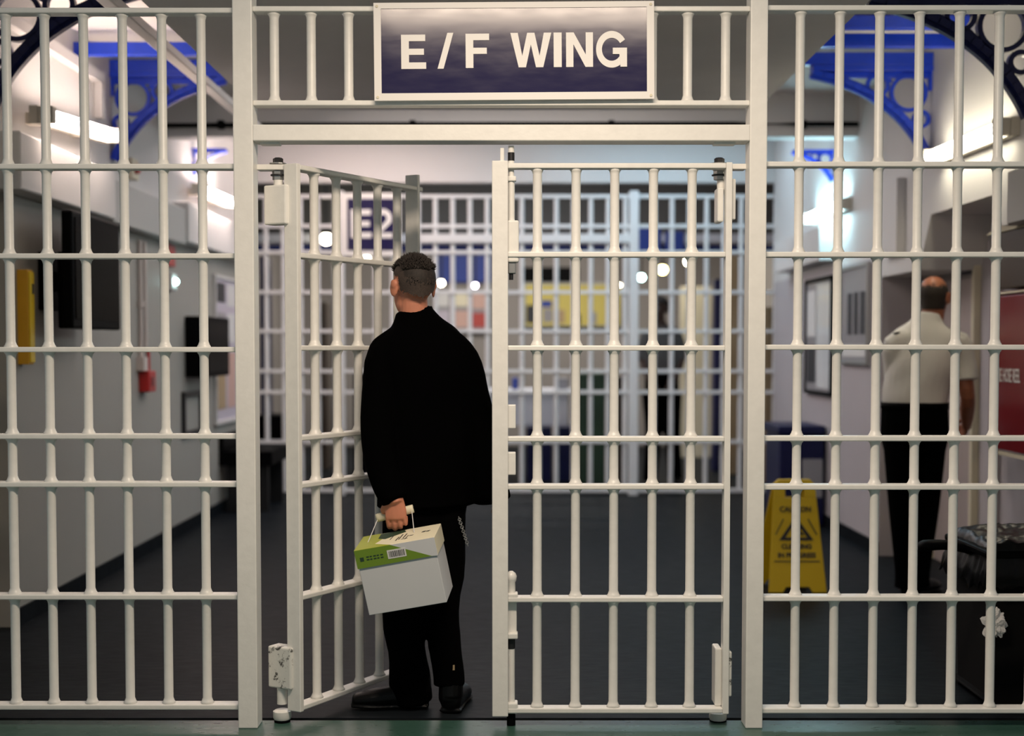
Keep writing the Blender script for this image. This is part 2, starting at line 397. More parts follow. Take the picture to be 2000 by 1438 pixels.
def bracket(label, side, xw, y, m, sx=1.0, ztop=3.05):
    """cast spandrel: top flange, wall flange, curved rib, rings; side -1 left wall, +1 right wall"""
    root = empty('iron_bracket', (xw + side*0.003, y, ztop)); tag(root, label, 'bracket', 'iron spandrel brackets')
    s = -side * sx
    Wd, Hh = 0.74, 0.56
    b = NB(); box(b, 0, s*Wd, -0.045, 0.045, -0.035*sx, 0); box(b, 0, s*Wd, -0.012, 0.012, -0.075*sx, -0.035*sx); link('top_flange', b, m, root, 0.003)
    b = NB(); box(b, 0, s*0.022, -0.02, 0.02, -0.15*sx, -0.035*sx); link('wall_flange', b, m, root, 0.003)
    pts = []
    for i in range(17):
        t = i / 16
        a = Vector((0.02, -Hh)); c = Vector((0.20, -0.16)); e = Vector((Wd, -0.045))
        pts.append(a*(1-t)**2 + c*2*t*(1-t) + e*t*t)
    b = NB()
    for p, q in zip(pts, pts[1:]):
        d = (q - p).normalized(); nrm = Vector((-d.y, d.x)); k = 0.032
        for (w0, th) in ((0.05, k), (0.02, k*2.0)):
            vs = [p - nrm*th*0.5 - d*0.002, q - nrm*th*0.5 + d*0.002, q + nrm*th*0.5 + d*0.002, p + nrm*th*0.5 - d*0.002]
            prism(b, [(s*v.x, -w0, sx*v.y) for v in vs], (0, 2*w0, 0))
    link('curved_rib', b, m, root)
    for (cx, cz, rr) in ((0.145, -0.165, 0.105), (0.335, -0.118, 0.062), (0.065, -0.325, 0.045)):
        b = NB(); n = 28
        for k in range(n):
            a0, a1 = 2*PI*k/n, 2*PI*(k+1)/n
            vs = [(math.cos(a0)*(rr-0.011), math.sin(a0)*(rr-0.011)), (math.cos(a1)*(rr-0.011), math.sin(a1)*(rr-0.011)), (math.cos(a1)*(rr+0.011), math.sin(a1)*(rr+0.011)), (math.cos(a0)*(rr+0.011), math.sin(a0)*(rr+0.011))]
            prism(b, [(s*(cx+x), -0.02, sx*(cz+z)) for x, z in vs], (0, 0.04, 0))
        link('ring', b, m, root)
    for (x0, z0, x1, z1) in ((0.235, -0.24, 0.30, -0.175), (0.25, -0.10, 0.27, -0.06), (0.10, -0.285, 0.08, -0.29)):
        b = NB(); cyl(b, (s*x0, 0, sx*z0), (s*x1, 0, sx*z1), 0.011, 8); link('tie', b, m, root)
    return root
bracket('arched bracket crossing the top left corner, silhouette darkness put into its navy', -1, XL, 1.56, 'navy_paint', 1.05, 3.12)  # blue bracket seen as a silhouette, its darkness put into the colour
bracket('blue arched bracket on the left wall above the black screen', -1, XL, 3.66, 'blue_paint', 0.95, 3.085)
bracket('arched bracket crossing the top right corner, silhouette darkness put into its navy', 1, XR, 1.56, 'navy_paint', 1.05, 3.07)  # silhouette's dark tone painted over the bracket blue
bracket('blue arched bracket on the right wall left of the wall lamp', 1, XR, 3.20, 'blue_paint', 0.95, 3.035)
bracket('small far blue bracket near the left post', -1, XL, 5.9, 'blue_paint', 0.36, 2.93)
bracket('small far blue bracket right of the right post', 1, XR, 5.75, 'blue_paint', 0.42, 2.90)

# black pipe on the cross beam
b = NB(); loft(b, [(XL+0.02, 4.90, 2.955), (-1.0, 4.90, 2.962), (1.0, 4.90, 2.965), (XR-0.02, 4.90, 2.965)], [0.017]*4, n=10)
for x in (-2.05, -0.7, 0.7, 2.05): box(b, x-0.02, x+0.02, 4.88, 4.95, 2.935, 2.99)
tag(link('cable_conduit', b, 'black_matte'), 'black cable conduit running across the corridor beam', 'conduit')

# ------------------------------------------------------------------ wall lamps
def batten(label, x, side, y0, y1, z0, z1, m):
    """fluorescent batten on a side wall: channel, end caps, glowing tube"""
    root = empty('fluorescent_light', (x, y0, z0)); wallx = XL if side < 0 else XR ; tag(root, label, 'light', 'fluorescent wall lights')
    d = Vector((0, y1-y0, z1-z0)); s = -side
    def at3(t, ox, oz): return Vector((ox*s, 0, oz)) + d * t
    b = NB(); prism(b, [at3(0, 0.0, -0.045), at3(0, 0.045, -0.045), at3(0, 0.045, 0.045), at3(0, 0.0, 0.045)], d); link('channel', b, 'tube_cap', root, 0.004)
    for t in (0.2, 0.75):
        b = NB(); x1_ = wallx + side*0.004 - x; box(b, *sorted((x1_, 0.02*s)), d.y*t-0.04, d.y*t+0.04, d.z*t-0.03, d.z*t+0.03); link('mounting_block', b, 'tube_cap', root)
    for t in (0.0, 0.955):
        b = NB(); prism(b, [at3(t, 0.046, -0.042), at3(t, 0.12, -0.042), at3(t, 0.12, 0.042), at3(t, 0.046, 0.042)], d * 0.045); link('end_cap', b, 'tube_cap', root, 0.006)
    b = NB(); cyl(b, at3(0.048, 0.083, 0), at3(0.952, 0.083, 0), 0.031, 20); link('tube', b, m, root, smooth=False)
    return root
batten('glowing tube light on the left wall above the black screen', -2.38, -1, 1.87, 3.17, 2.54, 2.625, 'tube_warm')
batten('glowing tube light beside the left gate post, further along the wall', -2.40, -1, 5.50, 6.75, 2.58, 2.60, 'tube_pink')
batten('glowing tube light on the right wall above the officer', XR, 1, 1.72, 2.98, 2.46, 2.475, 'tube_yellow')
batten('bluish tube light further along the right wall', XR, 1, 5.10, 6.35, 2.43, 2.43, 'tube_cyan')

# ------------------------------------------------------------------ left wall things
tv = empty('wall_screen', (0, 0, 0)); tag(tv, 'black flat screen on a bracket on the left wall', 'screen')
p0 = aX(141, 410, -2.24); p1 = aX(234, 425, -2.24)
zt, zb = 1.39 + (680-408)*1.39/535, 1.39 + (680-641)*1.39/535
b = NB(); box(b, -2.30, -2.243, p0.y, p1.y, zb, zt); link('casing', b, 'black_plastic', tv, 0.012)
b = NB(); box(b, -2.2428, -2.238, p0.y+0.045, p1.y-0.03, zb+0.05, zt-0.035); link('display', b, 'screen', tv)
b = NB(); box(b, -2.36, -2.30, p0.y+0.12, p1.y-0.15, zb+0.0, zb+0.40); link('rear_housing', b, 'black_plastic', tv, 0.01)
b = NB(); box(b, XL, XL+0.03, p0.y+0.15, p0.y+0.45, zb+0.1, zb+0.4); box(b, XL+0.03, -2.36, p0.y+0.25, p0.y+0.35, zb+0.2, zb+0.3); link('wall_bracket', b, 'black_plastic', tv)

b = NB(); q0 = at(43, 527, 1.95); q1 = at(62, 712, 1.95)
yb = empty('wall_box', (0,0,0)); tag(yb, 'narrow upright yellow box on the left wall left of the black screen', 'box')
box(b, XL-0.002, XL+0.055, 1.925, 2.00, q1.z, q0.z); link('body', b, 'orange_yellow', yb, 0.004)
b = NB(); box(b, XL+0.055, XL+0.064, 1.93, 1.995, q1.z+0.01, q0.z-0.01); link('front_cover', b, 'yellow', yb, 0.002)
b = NB(); box(b, XL+0.064, XL+0.066, 1.96, 1.985, q0.z-0.12, q0.z-0.07); link('label_patch', b, 'ink', yb)

# conduits, red fire point
b = NB()
for y, z0 in ((4.22, 1.32), (4.34, 1.40)):
    cyl(b, (XL+0.018, y, z0), (XL+0.018, y, 2.10), 0.014, 8)
box(b, XL, XL+0.05, 4.17, 4.27, 1.24, 1.33); cyl(b, (XL+0.018, 4.22, 1.66), (XL+0.018, 4.22, 1.70), 0.024, 8)
tag(link('cable_conduit', b, 'pipe_paint'), 'pale vertical conduits with a socket on the left wall above the red box', 'conduit')
fb = empty('fire_call_box', (0,0,0)); tag(fb, 'small red fire box low on the left wall', 'box')
zc = 1.39 - (745-680)*1.83/535
b = NB(); box(b, XL-0.002, XL+0.07, 4.22, 4.40, zc-0.07, zc+0.07); link('body', b, 'red_plastic', fb, 0.008)
b = NB(); cyl(b, (XL+0.02, 4.40, zc+0.07), (XL+0.02, 4.40, zc+0.22), 0.012, 8); link('riser', b, 'red_plastic', fb)
b = NB(); box(b, XL+0.07, XL+0.075, 4.27, 4.35, zc-0.03, zc+0.03); link('front_plate', b, 'red_paint', fb)
b = NB(); box(b, XL-0.002, XL+0.02, 4.85, 5.2, 1.98, 2.13); tag(link('fire_notice', b, 'red_plastic', None, 0.002), 'red notice high on the left wall under the grey duct', 'notice')
# call point / wall socket box beside first lamp
b = NB(); box(b, XL-0.002, XL+0.06, 3.9, 4.06, 2.47, 2.60); jb = link('junction_box', b, 'cream', None, 0.006); tag(jb, 'cream junction box on the left wall behind the bracket', 'box')
b = NB(); cyl(b, (XL+0.06, 3.98, 2.535), (XL+0.085, 3.98, 2.535), 0.03, 12); link('red_button', b, 'red_plastic', jb)
# dark screen / cabinet further along the left wall
dk = empty('wall_monitor', (0,0,0)); tag(dk, 'second black screen, far along the left wall near the gate post', 'screen')
z0, z1 = 1.39-(735-680)*2.15/535, 1.39+(680-620)*2.15/535
b = NB(); box(b, XL, XL+0.16, 5.55, 6.45, z0, z1); link('casing', b, 'black_plastic', dk, 0.01)
b = NB(); box(b, XL+0.16, XL+0.164, 5.62, 6.38, z0+0.04, z1-0.04); link('display', b, 'screen', dk)
# tall locker-like panel beneath it
b = NB(); box(b, XL-0.002, XL+0.03, 5.42, 5.46, 0.72, 1.06); box(b, XL, XL+0.03, 6.02, 6.06, 0.72, 1.06); box(b, XL, XL+0.03, 5.46, 6.02, 0.72, 0.76); box(b, XL, XL+0.03, 5.46, 6.02, 1.02, 1.06)
tag(link('pipe_rack', b, 'dark_steel', None, 0.003), 'dark rectangular pipe frame on the left wall under the far black screen', 'frame')
# noticeboard far left
def board(name, label, X, side, y0, y1, z0, z1, fm, bm_, papers, cat='noticeboard', group=None):
    root = empty(name, (X, y0, z0)); tag(root, label, cat, group)
    s = -side; h = z1-z0; w = y1-y0
    b = NB(); box(b, 0, s*0.02, 0.02, w-0.02, 0.02, h-0.02); link('backing', b, bm_, root)
    b = NB(); t = 0.03
    box(b, 0, s*0.035, 0, w, 0, t); box(b, 0, s*0.035, 0, w, h-t, h); box(b, 0, s*0.035, 0, t, t, h-t); box(b, 0, s*0.035, w-t, w, t, h-t); link('frame', b, fm, root, 0.003)
    for (a0, a1, c0, c1, m) in papers:
        b = NB(); box(b, s*0.021, s*0.023, a0*w, a1*w, c0*h, c1*h); link('notice', b, m, root)
    return root
board('noticeboard', 'tall noticeboard of coloured papers far along the left wall beside the gate post', XL, -1, 6.55, 7.5, 0.75, 2.0, 'wall_paint', 'notice_lilac',
      [(.1,.45,.82,.95,'ink'), (.55,.9,.8,.95,'paper'), (.1,.45,.55,.75,'board_grey'), (.55,.9,.55,.75,'paper'), (.1,.45,.1,.45,'tan'), (.55,.9,.1,.48,'notice_pink')])
b = NB(); box(b, XL, XL+0.45, 6.75, 7.75, 0.40, 0.52); box(b, XL, XL+0.04, 6.75, 7.75, 0.52, 0.66)
bn = link('bench_top', b, 'black_plastic', None, 0.008); bn.name = 'wall_bench'; tag(bn, 'dark bench against the left wall below the noticeboard', 'bench')
b = NB(); box(b, XL+0.05, XL+0.40, 6.85, 6.90, 0, 0.40); link('leg', b, 'dark_steel', bn)
b = NB(); box(b, XL+0.05, XL+0.40, 7.60, 7.65, 0, 0.40); link('leg', b, 'dark_steel', bn)
# small wall floodlight glint far left
gl = empty('emergency_lamp', (0,0,0)); tag(gl, 'small bluish lit lamp on the left wall between the bars', 'lamp')
pz = 1.39 + (680-551)*1.97/535
b = NB(); box(b, XL, XL+0.05, 4.98, 5.14, pz-0.06, pz+0.06); link('body', b, 'paper', gl, 0.01)
b = NB(); ell(b, (XL+0.06, 5.03, pz), (0.022, 0.022, 0.022), u=12, v=8); link('bulb', b, 'globe_cyan', gl, smooth=True)

# ------------------------------------------------------------------ right wall things
board('noticeboard', 'black framed glazed noticeboard farther along the right wall', XR, 1, 5.62, 6.60, 1.39-90*2.2/535, 1.39+135*2.2/535, 'black_plastic', 'board_grey',
      [(.08,.55,.06,.94,'glass_lens'), (.6,.92,.5,.9,'paper'), (.6,.92,.1,.42,'ink')], group='noticeboards on the right wall')
board('noticeboard', 'silver framed noticeboard on the right wall beside the officer', XR, 1, 4.52, 5.36, 1.39-32*1.95/535, 1.39+162*1.95/535, 'steel', 'board_grey',
      [(.12,.28,.30,.72,'ink'), (.36,.5,.30,.72,'ink'), (.58,.72,.30,.72,'ink'), (.1,.9,.08,.2,'paper')], group='noticeboards on the right wall')
hs = empty('hose_reel_cabinet', (0,0,0)); tag(hs, 'dark red fire hose reel cabinet at the right edge', 'cabinet')
hx = 2.56; hy0, hy1 = 1.62, 2.44; hz0, hz1 = 0.86, 1.66
b = NB(); box(b, hx+0.02, XRN-0.001, hy0+0.01, hy1-0.01, hz0+0.01, hz1+0.03); link('body', b, 'red_paint', hs, 0.015)
b = NB()
def rrect(w0, w1, z0, z1, r, n=6):
    out = []
    for cx, cz, a0 in ((w1-r, z1-r, 0), (w0+r, z1-r, 90), (w0+r, z0+r, 180), (w1-r, z0+r, 270)):
        for k in range(n+1):
            a = R(a0 + 90*k/n); out.append((cx + r*math.cos(a), cz + r*math.sin(a)))
    return out
prism(b, [(hx, y, z) for y, z in rrect(hy0, hy1, hz0, hz1, 0.05)], (0.02, 0, 0)); link('door', b, 'red_paint', hs, 0.003)
b = NB(); box(b, hx-0.002, hx+0.03, hy0+0.02, hy1-0.05, hz1+0.012, hz1+0.022); link('edge_trim', b, 'cream', hs)
b = NB(); box(b, hx+0.0, hx+0.03, hy0, hy1-0.06, hz0-0.03, hz0-0.01); link('edge_trim', b, 'cream', hs)
text_mesh('lettering', 'FIRE HOSE REEL', 0.10, 'sign_white', Matrix.Translation((hx-0.003, 2.15, 1.245)) @ Matrix.Rotation(-PI/2, 4, 'Z') @ FACE_CAM, hs, 0.001, fit=0.36)
bb = empty('wall_cabinet', (0,0,0)); tag(bb, 'dark brown wall box with a pale top edge above the hose cabinet', 'box')
b = NB(); prism(b, [(2.56, 2.36, 1.70), (XRN-0.001, 2.36, 1.70), (XRN-0.001, 2.36, 1.985), (2.515, 2.36, 1.985)], (0, -0.62, 0)); link('housing', b, 'brown_box', bb, 0.006)
b = NB(); prism(b, [(2.505, 2.365, 1.985), (XRN-0.001, 2.365, 1.985), (XRN-0.001, 2.365, 2.04), (2.58, 2.365, 2.04)], (0, -0.62, 0)); link('top_edge', b, 'cream', bb)
b = NB(); box(b, 2.64, 2.72, 2.36, 2.363, 1.86, 1.95); link('inset_panel', b, 'board_grey', bb)
# boxed riser near right edge
sbox('trim_12', 2.28, XR, 0.7, 1.40, 1.96, 2.20, 'wall_grey', 'grey boxing at the upper right edge', 0.006)
b = NB(); cyl(b, (XRN-0.025, 3.02, 0.0), (XRN-0.025, 3.02, 2.1), 0.02, 10); tag(link('cable_conduit', b, 'pipe_paint'), 'pale upright pipe on the right wall behind the officer', 'conduit')
# caution sign
cs = empty('caution_sign', at(1557, 1160, 2.86)); cs.location.z = 0
tag(cs, 'yellow folding wet floor caution sign standing on the corridor floor', 'sign')
def sboard(yb, yt, shift):
    b = NB(); hgt = 0.635
    def pt(x, z): return Vector((x + shift*(1-z/hgt), yb + (yt-yb)*z/hgt, z))
    out = [(-0.165,0),(-0.085,0),(-0.065,0.03),(0.065,0.03),(0.085,0),(0.165,0),(0.118,hgt-0.03),(0.09,hgt),(-0.09,hgt),(-0.118,hgt-0.03)]
    hole = [(-0.06,hgt-0.105),(0.06,hgt-0.105),(0.06,hgt-0.055),(-0.06,hgt-0.055)]
    # board in strips around the hand hole
    def W_(z): return 0.165 + (0.118-0.165)*z/(hgt-0.03)
    hz0, hz1 = hgt-0.105, hgt-0.055
    o = Vector((0, 0.012, 0))
    prism(b, [pt(x,z) for x,z in ((-0.165,0),(-0.085,0),(-0.065,0.03),(0.065,0.03),(0.085,0),(0.165,0),(W_(hz0),hz0),(-W_(hz0),hz0))], o)
    prism(b, [pt(x,z) for x,z in ((-W_(hz0),hz0),(-0.055,hz0),(-0.055,hz1),(-W_(hz1),hz1))], o)
    prism(b, [pt(x,z) for x,z in ((0.055,hz0),(W_(hz0),hz0),(W_(hz1),hz1),(0.055,hz1))], o)
    prism(b, [pt(x,z) for x,z in ((-W_(hz1),hz1),(W_(hz1),hz1),(0.118,hgt-0.03),(0.09,hgt),(-0.09,hgt),(-0.118,hgt-0.03))], o)
    return b
link('front_panel', sboard(-0.02, 0.11, 0.0), 'yellow', cs, 0.003)
link('rear_panel', sboard(0.27, 0.125, -0.055), 'yellow', cs, 0.003)
tilt = math.atan2(0.13, 0.635)
FM = Matrix.Translation((0, -0.024, 0)) @ Matrix.Rotation(-tilt, 4, 'X') @ FACE_CAM
text_mesh('lettering', 'CAUTION', 0.042, 'ink', FM @ Matrix.Translation((0, 0.475, 0)), cs, 0.0012, 0.95)
text_mesh('lettering', 'CLEANING', 0.037, 'ink', FM @ Matrix.Translation((0, 0.262, 0)), cs, 0.0015, 0.95)
text_mesh('lettering', 'IN PROGRESS', 0.038, 'ink', FM @ Matrix.Translation((0, 0.212, 0)), cs, 0.0015, 0.95)
b = NB()
def tri(s): return [Vector((0, 0.435*1 - 0.36)) * s, Vector((-0.095, -0.085)) * s, Vector((0.095, -0.085)) * s]
T0, T1 = [(0, 0.435), (-0.098, 0.298), (0.098, 0.298)], [(0, 0.408), (-0.062, 0.314), (0.062, 0.314)]
for i in range(3):
    j = (i+1) % 3
    prism(b, [FM @ Vector((*T0[i], 0)), FM @ Vector((*T0[j], 0)), FM @ Vector((*T1[j], 0)), FM @ Vector((*T1[i], 0))], FM.to_3x3() @ Vector((0,0,0.0015)))
for (x0,z0,x1,z1,w) in ((0.0,0.385,0.012,0.35,0.008),(0.012,0.35,-0.006,0.325,0.006),(0.012,0.35,0.04,0.33,0.006),(0.006,0.37,0.036,0.365,0.005)):
    d = (Vector((x1,z1))-Vector((x0,z0))).normalized(); nn = Vector((-d.y,d.x))*w
    prism(b, [FM @ Vector((x0+nn.x,z0+nn.y,0)), FM @ Vector((x0-nn.x,z0-nn.y,0)), FM @ Vector((x1-nn.x,z1-nn.y,0)), FM @ Vector((x1+nn.x,z1+nn.y,0))], FM.to_3x3() @ Vector((0,0,0.0015)))
for (x0,z0,x1,z1) in ((-0.118,0.33,-0.07,0.42),(0.118,0.33,0.07,0.42),(-0.13,0.178,0.13,0.178)):
    d = (Vector((x1,z1))-Vector((x0,z0))).normalized(); nn = Vector((-d.y,d.x))*0.003
    prism(b, [FM @ Vector((x0+nn.x,z0+nn.y,0)), FM @ Vector((x0-nn.x,z0-nn.y,0)), FM @ Vector((x1-nn.x,z1-nn.y,0)), FM @ Vector((x1+nn.x,z1+nn.y,0))], FM.to_3x3() @ Vector((0,0,0.0012)))
link('warning_triangle', b, 'ink', cs)

# bin with black bag, right foreground
wb = empty('waste_bin', (2.08, 0.47, 0)); tag(wb, 'black waste bin lined with a shiny black bag at the lower right', 'bin')
b = NB(); prism(b, [(-0.25,-0.22,0.02),(0.55,-0.22,0.02),(0.55,0.24,0.02),(-0.25,0.24,0.02)], (0,0,0.01))
vs0 = [(-0.22,-0.22),(0.5,-0.22),(0.5,0.22),(-0.22,0.22)]; 
lo = [b.verts.new((x, y, 0.0)) for x, y in vs0]; hi = [b.verts.new((x*1.05, y*1.12, 0.60)) for x, y in vs0]
b.faces.new(lo[::-1]); b.faces.new(hi)
for i in range(4): b.faces.new((lo[i], lo[(i+1)%4], hi[(i+1)%4], hi[i]))
link('body', b, 'black_matte', wb, 0.02)
b = NB(); box(b, -0.27, 0.56, -0.27, 0.27, 0.585, 0.615); link('rim', b, 'black_plastic', wb, 0.01)
b = NB(); loft(b, [(-0.25, 0.02, 0.585), (-0.33, 0.02, 0.60), (-0.42, 0.02, 0.598), (-0.44, 0.02, 0.585)], [(0.04,0.02),(0.045,0.02),(0.05,0.022),(0.03,0.015)], n=12, ref=Vector((0,1,0)))
link('handle', b, 'black_plastic', wb, smooth=True)
b = NB(); bmesh.ops.create_grid(b, x_segments=56, y_segments=40, size=0.5)
for v in b.verts:
    x, y = v.co.x*0.86, v.co.y*0.58
    e = max(abs(v.co.x), abs(v.co.y))/0.5
    h = 0.045*(1-e**3) + 0.022*noise.noise(Vector((x*9, y*9, 3.1))) + 0.012*noise.noise(Vector((x*30, y*26, 8)))
    drop = max(0, e-0.86)/0.14
    v.co = Vector((0.145 + x, y, 0.625 + h - 0.15*drop**1.3*(1+0.5*noise.noise(Vector((x*14, y*14, 1)))))) 
    if drop: 
        k = 1 + 0.02*noise.noise(Vector((x*25, y*25, 5)))
        v.co.x = 0.145 + (v.co.x-0.145)*k; v.co.y *= k
bg = link('bag_liner', b, 'bag_black', wb, smooth=True)
sd = bg.modifiers.new('thickness', 'SOLIDIFY'); sd.thickness = 0.004
pt_ = at(1942, 1212, 0.21)
b = NB(); bmesh.ops.create_icosphere(b, subdivisions=4, radius=1.0)
for v in b.verts:
    n = v.co.normalized(); k = 1 + 0.6*noise.noise(n*2.3 + Vector((4,1,2))) + 0.3*noise.noise(n*6)
    v.co = Vector((n.x*0.038*k, n.y*0.018*k, n.z*0.048*k - 0.012))
o = link('crumpled_tissue', b, 'paper', None); o.location = (pt_.x, 0.207, pt_.z)
tag(o, 'crumpled white tissue stuck on the front of the black bin', 'tissue')
# ------------------------------------------------------------------ the barred gate line (plane Y = 0)
G = 535.2                                            # photo pixels per metre on this plane
def zz(y, Y=-0.03): return at(1000, y, Y).z
def xx(x, y=690, Y=0.0): return at(x, y, Y).x
BR = 0.0168
def bar_mesh(x, y, z0, z1, rails, r=BR, n=16, fl=0.0075):
    """round bar with weld collars where it meets the flat rails"""
    prof = [(z0, r)]
    for zr in sorted(rails):
        a, c = zr - 0.012, zr + 0.012
        if a - 0.02 > z0 and a < z1:
            prof += [(a - 0.016, r), (a - 0.006, r + fl*0.35), (a, r + fl)]
        elif a > z0: pass
        if c + 0.02 < z1 and c > z0 - 0.03:
            prof += [(max(c, prof[-1][0] + 0.001), r + fl*1.1), (c + 0.006, r + fl*0.55), (c + 0.018, r)]
    prof.append((z1, r))
    return lathe(NB(), x, y, prof, n)
def rail_mesh(x0, x1, z, y0=-0.032, y1=0.032, h=0.0095):
    return box(NB(), x0, x1, y0, y1, z - h, z + h)

yl = [20, 325, 500, 683, 853, 947, 1167, 1382]
yr = [15, 320.5, 497, 678.5, 857, 952, 1170, 1389]
def fixed_panel(label, xs_px, x0, x1, ys):
    root = empty('barred_panel', ((x0+x1)/2, 0, 0)); tag(root, label, 'bars', 'fixed barred panels of the gate line')
    o = Vector((-(x0+x1)/2, 0, 0))
    zr = [zz(y) for y in ys]
    for z in zr:
        link('cross_rail', rail_mesh(x0+o.x, x1+o.x, z), 'bar_paint', root, 0.004)
    for xp in xs_px:
        link('vertical_bar', bar_mesh(xx(xp)+o.x, 0, zr[-1]+0.004, zr[0]-0.004, zr), 'bar_paint', root, smooth=True)
    return root
lp_out, lp_in = 470+0.5, 497
XPL0, XPL1 = xx(464), xx(502)          # left post
XPR0, XPR1 = xx(1457), xx(1490.5)
fixed_panel('white barred panel left of the left gate post', [-129, -53.5] + [21.5, 96, 171, 246.5, 322.5, 398.5], xx(-175), XPL0-0.0005, yl)
fixed_panel('white barred panel right of the right gate post', [1557.5, 1634, 1711, 1788, 1865.5, 1942.5] + [2020, 2097], XPR1+0.0005, xx(2145), yr)

gf = empty('gate_portal', (0, 0, 0)); tag(gf, 'white steel gate frame: two square posts, lintel and short bars over the opening', 'gate frame')
for x0, x1 in ((XPL0, XPL1), (XPR0, XPR1)):
    link('post', box(NB(), x0, x1, -0.05, 0.05, 0.0, 3.05), 'bar_paint', gf, 0.004)
link('lintel', box(NB(), XPL1-0.001, XPR0+0.001, -0.05, 0.055, zz(275, -0.05), zz(243, -0.05)), 'bar_paint', gf, 0.004)
zt_, zb_ = zz(17), zz(201)
link('transom_rail', rail_mesh(XPL1-0.001, XPR0+0.001, zt_), 'bar_paint', gf, 0.004)
link('transom_rail', rail_mesh(XPL1-0.001, XPR0+0.001, zb_), 'bar_paint', gf, 0.004)
for xp in (536, 608, 681, 1343, 1417):
    link('short_bar', bar_mesh(xx(xp, 110), 0, zb_+0.004, zt_-0.004, [zt_, zb_]), 'bar_paint', gf, smooth=True)
for xp in (756, 832, 908, 984, 1060, 1136, 1212, 1274):
    link('short_bar', bar_mesh(xx(xp, 110), 0, zb_+0.004, zt_-0.004, [zt_, zb_]), 'bar_paint', gf, smooth=True)
# pivot arms on the posts
zp = zz(322)
link('pivot_arm', box(NB(), XPL1-0.001, xx(556), 0.03, 0.09, zp-0.010, zp+0.010), 'bar_paint', gf, 0.003)
link('pivot_arm', box(NB(), xx(1396), XPR0+0.001, 0.03, 0.09, zp-0.008, zp+0.012), 'bar_paint', gf, 0.003)
link('stop_plate', box(NB(), xx(513), xx(550), -0.02, 0.03, zz(275,-.05)-0.008, zz(275,-.05)), 'bar_paint', gf)
link('stop_plate', box(NB(), xx(1391), xx(1432), -0.02, 0.03, zz(275,-.05)-0.008, zz(275,-.05)), 'bar_paint', gf)
# bolt heads above the pivots
for xp in (543, 1405):
    X = xx(xp, 320, 0.06)
    b = NB(); lathe(b, X, 0.06, [(zp+0.0125, 0.032), (zp+0.017, 0.032)], 14); link('washer', b, 'steel', gf)
    b = NB(); lathe(b, X, 0.06, [(zp+0.017, 0.019), (zp+0.033, 0.019), (zp+0.037, 0.013)], 6)
    link('pivot_bolt', b, 'dark_steel', gf)
    b = NB(); lathe(b, X, 0.06, [(zp-0.0125, 0.022), (zp-0.024, 0.022)], 6); link('nut', b, 'steel', gf)
    b = NB(); lathe(b, X, 0.06, [(zp-0.0245, 0.028), (zp-0.029, 0.028)], 14); link('washer', b, 'dark_steel', gf)
    b = NB(); lathe(b, X, 0.06, [(zp-0.0295, 0.021), (zp-0.044, 0.021)], 6); link('nut', b, 'steel', gf)

